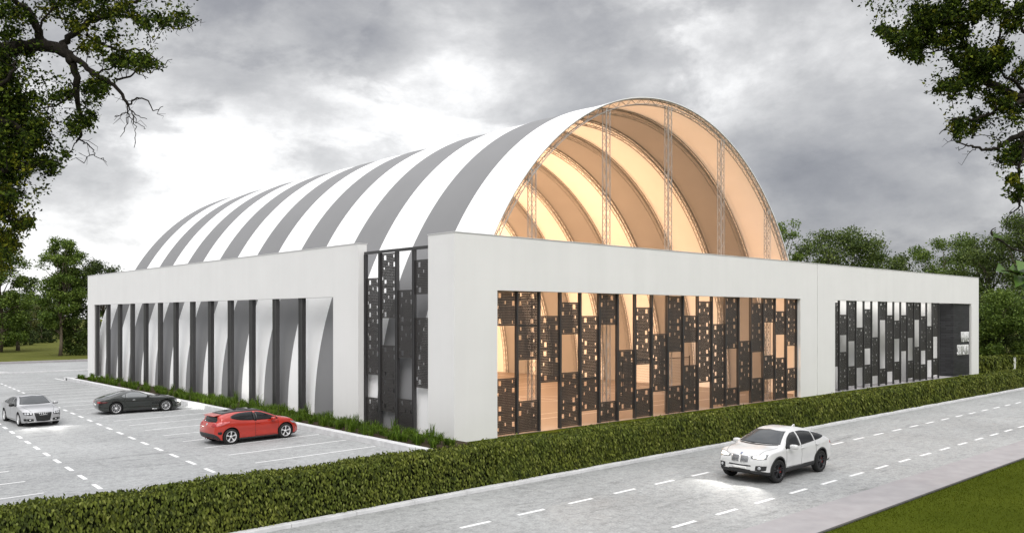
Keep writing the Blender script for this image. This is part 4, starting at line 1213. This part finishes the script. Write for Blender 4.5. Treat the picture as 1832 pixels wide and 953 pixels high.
# --- red hatchback
red = dict(L=4.22, W=1.80, r=.348, axles=(1.295, -1.355), wheel='five', paint=carpaint('red_paint', (.43, .024, .011)), clad=.24, waist=.022, tumble=.46,
 top=[(-2.11,.93),(-2.04,1.01),(-1.92,1.12),(-1.78,1.215),(-1.4,1.315),(-.8,1.385),(-.2,1.395),(.15,1.35),(.5,1.23),(.85,1.085),(1.1,.995),(1.25,.965),(1.6,.89),(1.9,.78),(2.11,.62)],
 belt=[(-2.11,.86),(-1.8,.96),(-1.0,.93),(0,.88),(1.0,.87),(1.6,.80),(2.11,.55)], bottom=[(-2.11,.30),(-1.9,.22),(-1,.17),(1.2,.16),(1.9,.17),(2.11,.24)],
 width=[(-2.11,.70),(-1.9,.83),(-1.35,.895),(-.5,.855),(.5,.86),(1.3,.895),(1.8,.84),(2.11,.66)], cab=[(-2.05,.3),(-1.7,.8),(-1.2,1),(.4,1),(1.0,.25),(1.3,0)],
 nose=[(.1,.08),(.35,.0),(.6,.06),(.9,.25)], tail=[(.2,.10),(.5,.0),(.8,.02),(.95,.10),(1.05,.22),(1.25,.10)])
red['top'] = [(a, b + .04) for a, b in red['top']]; red['belt'] = [(a, b + .025) for a, b in red['belt']]
root, sk = start_car('hatchback', 'red hatchback with black roof and silver five spoke wheels parked nose to the kerb', (-5.93, 7.40, 0), R_(3.4), red)
sk.patch('windshield', 'front', [(-.70,1.06),(0,1.04),(.70,1.06)], [(-.53,1.36),(0,1.385),(.53,1.36)], M['glass'], nu=20, nv=8)
sk.patch('rear_window', 'rear', [(-.56,.985),(0,.97),(.56,.985)], [(-.50,1.215),(0,1.23),(.50,1.215)], M['glass'], nu=16, nv=6)
sk.patch('roof_panel', 'top', [(-1.62,-.50),(-.8,-.56),(.22,-.55)], [(-1.62,.50),(-.8,.56),(.22,.55)], M['glass'], off=.005, nu=20, nv=10)
w_ = MB(); a_, b_, c_, d_ = (-1.62,.50), (-1.62,-.50), (-1.98,-.47), (-1.98,.47)
w_.add([(*a_,1.31),(*b_,1.31),(*c_,1.255),(*d_,1.255),(*a_,1.275),(*b_,1.275),(*c_,1.23),(*d_,1.23)], [(0,1,2,3),(7,6,5,4),(0,4,5,1),(1,5,6,2),(2,6,7,3),(3,7,4,0)]); w_.build('roof_spoiler', red['paint'], root, bevel=.012)
dlo(sk, [(-1.42,1.16),(-1.25,1.10),(-.8,1.01),(-.2,.97),(.4,.955),(.95,.95)], [(-1.42,1.175),(-1.2,1.27),(-.8,1.328),(-.3,1.342),(.1,1.295),(.5,1.165),(.95,.965)], [(-.14,.90),(-1.36,-.24)], M['glass'])
sk.both('window_pillar', 'left', [(-.25,.945),(-.13,.94)], [(-.24,1.29),(-.15,1.285)], M['black'], off=.005, nu=3, nv=4)
for s in (1, -1): mirror_part(root, .60, s*.865, .965, s, red['paint'])
sk.both('tail_light', 'left', [(-1.97,.82),(-1.8,.85),(-1.42,.97)], [(-1.97,.95),(-1.75,1.0),(-1.42,1.01)], plain('tail_clear', (.62,.16,.16), .12, .1, .4, 16, .9), off=.007)
sk.both('tail_light', 'rear', [(.44,.82),(.58,.80),(.74,.82)], [(.46,.93),(.6,.95),(.76,.95)], M['red_lens'], off=.006)
sk.patch('rear_diffuser', 'rear', [(-.62,.24),(0,.22),(.62,.24)], [(-.66,.50),(0,.52),(.66,.50)], M['dark_plastic'], off=.006)
sk.both('side_diffuser', 'left', [(-2.06,.26),(-1.80,.24)], [(-2.06,.50),(-1.93,.42)], M['dark_plastic'], off=.006)
sk.both('side_vent', 'left', [(-1.93,.50),(-1.83,.46),(-1.76,.50)], [(-1.92,.58),(-1.83,.60),(-1.76,.58)], M['black'], off=.006)
for s in (1, -1):
    w_ = MB(); w_.lathe([(.001,-.02),(.035,-.02),(.042,0),(.035,-.06)], 14, axis='x', c=(-2.07, s*.085, .27)); w_.build('exhaust', M['chrome'], root)
sk.ring_patch('badge', 'rear', 0, .88, .002, .055, 0, 2*PI, M['chrome'], off=.008)
sk.both('headlight', 'left', [(1.62,.70),(1.80,.67),(1.97,.62)], [(1.50,.80),(1.75,.76),(1.96,.69)], M['lens'], off=.007)
sk.both('headlight', 'front', [(.46,.62),(.60,.61),(.74,.64)], [(.44,.68),(.60,.71),(.74,.74)], M['lens'], off=.006)
sk.patch('grille', 'front', [(-.36,.26),(0,.24),(.36,.26)], [(-.44,.52),(0,.55),(.44,.52)], M['black'], off=.006)
sk.both('sill_trim', 'left', [(-.95,.20),(0,.19),(.90,.20)], [(-.95,.25),(0,.24),(.90,.25)], M['dark_plastic'], off=.008, nu=20, nv=2)
sk.both('door_handle', 'left', [(-.16,.83),(.0,.83)], [(-.16,.86),(.0,.86)], red['paint'], off=.026, nu=6, nv=2)
sk.seam([(v, l) for v in ('left','right') for l in ([(.88,.28),(.92,.6),(.90,.90)], [(-.19,.27),(-.20,.6),(-.20,.93)], [(-.19,.28),(.88,.29)])], .014)

# --- dark grand tourer
gt = dict(L=4.66, W=1.91, r=.335, axles=(1.31, -1.39), wheel='multi', paint=carpaint('dark_grey_paint', (.022, .026, .023), .3, .25), clad=.20, waist=.03, tumble=.55,
 top=[(-2.33,.80),(-2.22,.87),(-1.95,.93),(-1.6,1.04),(-1.2,1.16),(-.75,1.245),(-.35,1.255),(-.05,1.20),(.25,1.08),(.50,.975),(.65,.945),(1.1,.92),(1.6,.86),(2.0,.76),(2.33,.56)],
 belt=[(-2.33,.72),(-1.8,.86),(-1.2,.88),(-.3,.84),(.6,.83),(1.4,.80),(2.0,.64),(2.33,.48)], bottom=[(-2.33,.28),(-2.1,.18),(-1,.14),(1.2,.13),(2.0,.14),(2.33,.20)],
 width=[(-2.33,.72),(-2.05,.88),(-1.4,.955),(-.5,.90),(.5,.90),(1.3,.95),(1.9,.86),(2.33,.52)], cab=[(-2.0,0),(-1.4,.7),(-.9,1),(.0,1),(.5,.25),(.75,0)],
 nose=[(.1,.08),(.3,.0),(.5,.05),(.8,.25)], tail=[(.2,.12),(.45,.0),(.75,.03),(.95,.12)])
root, sk = start_car('sports_coupe', 'dark grey long bonnet sports coupe with gilled flanks parked facing the kerb', (-5.93, 22.33, 0), R_(-5), gt)
sk.patch('windshield', 'front', [(-.68,.985),(0,.97),(.68,.985)], [(-.50,1.19),(0,1.215),(.50,1.19)], M['glass'], nu=20, nv=8)
sk.patch('rear_window', 'rear', [(-.56,.985),(0,.96),(.56,.985)], [(-.46,1.17),(0,1.205),(.46,1.17)], M['glass_lit'], nu=16, nv=6)
dlo(sk, [(-1.12,.99),(-.9,.915),(-.4,.895),(.2,.89),(.52,.885)], [(-1.12,1.0),(-.9,1.11),(-.55,1.185),(-.2,1.17),(.1,1.08),(.52,.90)], [(-.86,.46),(-1.08,-.90)], M['glass_lit'])
for s in (1, -1): mirror_part(root, .30, s*.90, .95, s, gt['paint'], .85)
for i in range(4):
    x_ = .52 + .115*i; sk.both('side_gill', 'left', [(x_,.47),(x_+.055,.47)], [(x_+.07,.68),(x_+.125,.68)], M['black'], off=.005, nu=2, nv=4)
sk.both('tail_light', 'left', [(-2.16,.64),(-1.95,.66),(-1.82,.70)], [(-2.16,.74),(-1.95,.75),(-1.82,.73)], M['red_dark'], off=.006)
sk.both('tail_light', 'rear', [(.45,.62),(.6,.63),(.76,.66)], [(.45,.74),(.6,.75),(.76,.75)], M['red_lens'], off=.006)
sk.both('headlight', 'left', [(1.86,.52),(2.02,.50),(2.12,.50)], [(1.78,.66),(1.95,.65),(2.10,.58)], M['lens'], off=.006)
sk.both('headlight', 'front', [(.46,.48),(.58,.47),(.72,.52)], [(.44,.58),(.58,.61),(.74,.64)], M['lens_lit'], off=.006)
sk.patch('grille', 'front', [(-.30,.24),(0,.22),(.30,.24)], [(-.30,.38),(0,.42),(.30,.38)], M['black'], off=.006)
sk.patch('number_plate', 'rear', [(-.26,.50),(.26,.50)], [(-.26,.60),(.26,.60)], M['plate'], off=.008, nu=6, nv=2)
sk.both('door_handle', 'left', [(-.52,.76),(-.36,.76)], [(-.52,.785),(-.36,.785)], M['chrome'], off=.012, nu=4, nv=2)
sk.both('side_exhaust', 'left', [(.55,.16),(.85,.16)], [(.55,.21),(.85,.21)], M['chrome'], off=.016, nu=4, nv=2)
sk.seam([(v, l) for v in ('left','right') for l in ([(.48,.26),(.50,.6),(.50,.87)], [(-.80,.30),(-.86,.55),(-.98,.72),(-.92,.90)], [(-.80,.27),(.48,.24)])], .014)
for s in (1, -1): headlamp_beam(root, 2.28, s*.58, .56, 90, 80, 8)

# --- silver saloon
sal = dict(L=4.92, W=1.86, r=.335, axles=(1.485, -1.355), wheel='seven', paint=carpaint('silver_paint', (.46, .46, .47), .55, .32), clad=.22, waist=.014, tumble=.44,
 top=[(-2.46,.90),(-2.36,1.00),(-2.05,1.06),(-1.7,1.10),(-1.3,1.26),(-.8,1.41),(-.3,1.46),(.1,1.455),(.4,1.38),(.75,1.20),(1.05,1.03),(1.2,.99),(1.6,.95),(2.05,.87),(2.46,.70)],
 belt=[(-2.46,.80),(-2.0,.94),(-1,.95),(0,.92),(1.0,.90),(1.8,.82),(2.46,.62)], bottom=[(-2.46,.32),(-2.2,.22),(-1,.19),(1.2,.18),(2.1,.18),(2.46,.22)],
 width=[(-2.46,.76),(-2.2,.87),(-1.3,.925),(-.4,.905),(.6,.905),(1.5,.925),(2.1,.88),(2.46,.74)], cab=[(-2.0,0),(-1.4,.8),(-.9,1),(.3,1),(.9,.3),(1.2,0)],
 nose=[(.1,.06),(.35,.0),(.6,.03),(.85,.16)], tail=[(.2,.10),(.5,.0),(.8,.03),(1.0,.12)])
root, sk = start_car('saloon_car', 'silver saloon with black grille and four ring badge facing the viewer in the car park', (-11.82, 21.07, 0), -PI/2 + R_(1.5), sal)
sk.patch('windshield', 'front', [(-.72,1.045),(0,1.03),(.72,1.045)], [(-.57,1.38),(0,1.41),(.57,1.38)], M['glass_light'], nu=20, nv=8)
sk.patch('rear_window', 'rear', [(-.62,1.13),(0,1.12),(.62,1.13)], [(-.52,1.36),(0,1.39),(.52,1.36)], M['glass'], nu=16, nv=6)
dlo(sk, [(-1.58,1.075),(-1.2,1.015),(-.4,.985),(.4,.965),(1.0,.955)], [(-1.58,1.09),(-1.2,1.22),(-.7,1.335),(-.1,1.36),(.3,1.28),(.65,1.13),(1.0,.97)], [(-.02,.94),(-1.0,-.08),(-1.52,-1.05)], M['glass'])
mirror_part(root, .68, .905, 1.0, 1, sal['paint']); mirror_part(root, .68, -.905, 1.0, -1, M['black'])
sk.patch('grille', 'front', [(-.30,.30),(0,.28),(.30,.30)], [(-.40,.70),(0,.72),(.40,.70)], M['black'], off=.010, nu=16, nv=8)
for i in range(6):
    z_ = .34 + .06*i; hw = .29 + .015*i; sk.patch('grille_bar', 'front', [(-hw,z_),(hw,z_)], [(-hw,z_+.012),(hw,z_+.012)], M['dark_plastic'], off=.018, nu=10, nv=1)
for i in range(4):
    rg = MB(); cc = sk.hit('front', (-1.5+i)*.085, .635, .03); rg.tube([(cc.x, cc.y+.055*math.cos(2*PI*j/24), cc.z+.055*math.sin(2*PI*j/24)) for j in range(25)], .010, 6, cap=False); rg.build('badge_ring', M['chrome'], root)
sk.both('headlight', 'front', [(.47,.60),(.64,.59),(.82,.62)], [(.45,.70),(.64,.725),(.84,.735)], M['black'], off=.006)
for s in (1, -1):
    for yy in (.54, .66, .76): sk.ring_patch('headlight_lens', 'front', s*yy, .662, .002, .042, 0, 2*PI, M['lens'], off=.014)
sk.both('bumper_intake', 'front', [(.42,.30),(.60,.29),(.82,.32)], [(.44,.41),(.60,.43),(.82,.43)], M['black'], off=.006)
for s in (1, -1): sk.ring_patch('fog_lamp', 'front', s*.58, .36, .002, .035, 0, 2*PI, M['lens'], off=.014)
sk.patch('lower_lip', 'front', [(-.70,.19),(0,.185),(.70,.19)], [(-.72,.25),(0,.24),(.72,.25)], M['dark_plastic'], off=.006)
for x_ in (-.05, -1.06): sk.both('door_handle', 'left', [(x_-.18,.83),(x_,.83)], [(x_-.18,.86),(x_,.86)], M['chrome'], off=.024, nu=5, nv=2)
sk.seam([(v, l) for v in ('left','right') for l in ([(.98,.30),(1.02,.6),(.98,.92)], [(-.05,.28),(-.05,.95)], [(-1.0,.40),(-1.10,.6),(-1.06,.98)], [(-.95,.28),(.98,.28)])], .014)
sk.seam([('top', [(2.25,-.50),(1.8,-.66),(1.15,-.72)]), ('top', [(2.25,.50),(1.8,.66),(1.15,.72)])], .012, M['dark_plastic'])
for s in (1, -1): headlamp_beam(root, 2.44, s*.62, .66, 60, 100, 22)

# ------------------------------------------------------------------ sky and light
SUN_EL, SUN_AZ = R_(48), R_(215)     # direction to the sun, azimuth from +Y clockwise
world = bpy.data.worlds.new('World'); scene.world = world; world.use_nodes = True
nt = world.node_tree; bg = nt.nodes['Background']
sky = N(nt, 'ShaderNodeTexSky', sky_type='NISHITA'); sky.sun_disc = False
sky.sun_elevation = SUN_EL; sky.sun_rotation = SUN_AZ; sky.altitude = 50; sky.air_density = 1; sky.dust_density = 3
tc = N(nt, 'ShaderNodeTexCoord'); d = tc.outputs['Generated']
sx = N(nt, 'ShaderNodeSeparateXYZ'); nt.links.new(d, sx.inputs[0])
def math_(op, a, b=None, clamp=False):
    n = N(nt, 'ShaderNodeMath', operation=op); n.use_clamp = clamp
    for i, v in enumerate((a, b)):
        if v is None: continue
        if isinstance(v, (int, float)): n.inputs[i].default_value = v
        else: nt.links.new(v, n.inputs[i])
    return n.outputs[0]
mp = N(nt, 'ShaderNodeMapping'); mp.inputs['Scale'].default_value = (1, 1, 1.9); mp.inputs['Location'].default_value = (.35, .1, .2); nt.links.new(d, mp.inputs['Vector'])
n1 = noise(nt, mp.outputs[0], 3.6, 14, .62, .12)
n2 = noise(nt, mp.outputs[0], 1.9, 3, .5, .05)
n3 = noise(nt, mp.outputs[0], 4.4, 12, .58, .35)
st3 = N(nt, 'ShaderNodeMapRange', interpolation_type='SMOOTHSTEP'); st3.inputs['From Min'].default_value = .44; st3.inputs['From Max'].default_value = .56
st3.inputs['To Min'].default_value = -.035; st3.inputs['To Max'].default_value = .045; nt.links.new(n3, st3.inputs['Value'])
mixn = math_('ADD', math_('ADD', math_('MULTIPLY', n1, .62), math_('MULTIPLY', n2, .40)), st3.outputs[0])
def lobe(px, py, width, amp):
    v = from_view(px, py, 100) - Vector((CX, CY, CH)); v.normalize()
    dp = N(nt, 'ShaderNodeVectorMath', operation='DOT_PRODUCT'); dp.inputs[1].default_value = v[:]; nt.links.new(d, dp.inputs[0])
    ang = math_('DIVIDE', math_('SUBTRACT', 1.0, dp.outputs['Value']), 1-math.cos(R_(width)))
    return math_('MULTIPLY', math_('POWER', 2.718, math_('MULTIPLY', ang, -1.0)), amp)
tot = mixn
for l in ((440,320,8,.15),(770,170,5,.10),(830,40,5,.09),(80,420,9,.12),(1450,310,5,-.13),(1640,350,8,-.06),(1720,180,8,.06),(300,60,8,.03),(560,50,5,.03),(640,110,4,-.04),(1250,120,8,.05),(1480,80,6,.05),(1000,10,6,-.03),(60,100,9,-.03)):
    tot = math_('ADD', tot, lobe(*l))
cl = ramp(nt, tot, [(.24, (.18,.186,.212)), (.37, (.285,.290,.312)), (.455, (.385,.388,.402)), (.52, (.485,.487,.495)), (.575, (.62,.62,.625)), (.64, (.86,.86,.86))])
# cloud deck is brighter overhead, as under any overcast
el = N(nt, 'ShaderNodeMapRange'); el.inputs['From Min'].default_value = .40; el.inputs['From Max'].default_value = .85; el.inputs['To Min'].default_value = 1.0; el.inputs['To Max'].default_value = 2.9
nt.links.new(sx.outputs[2], el.inputs['Value'])
sc_ = N(nt, 'ShaderNodeVectorMath', operation='SCALE'); nt.links.new(cl, sc_.inputs[0]); nt.links.new(math_('MULTIPLY', el.outputs[0], 10.0), sc_.inputs['Scale'])
fin = mixc(nt, sc_.outputs[0], sky.outputs[0], .06)
nt.links.new(fin, bg.inputs['Color']); bg.inputs['Strength'].default_value = .10

sl = bpy.data.lights.new('sun', 'SUN'); sl.energy = 1.5; sl.angle = R_(35); sl.color = (1, .975, .94)
so = bpy.data.objects.new('sun', sl); COL.objects.link(so)
to_sun = Vector((math.sin(SUN_AZ)*math.cos(SUN_EL), math.cos(SUN_AZ)*math.cos(SUN_EL), math.sin(SUN_EL)))
so.rotation_euler = to_sun.to_track_quat('Z', 'Y').to_euler(); so.location = (0, 0, 40)

scene.view_settings.view_transform = 'Standard'; scene.view_settings.look = 'None'
scene.view_settings.exposure = 0.34; scene.view_settings.gamma = 1
scene.render.engine = 'CYCLES'
scene.cycles.use_denoising = True
scene.cycles.max_bounces = 8; scene.cycles.diffuse_bounces = 4; scene.cycles.glossy_bounces = 3; scene.cycles.transparent_max_bounces = 8
scene.cycles.sample_clamp_indirect = 8
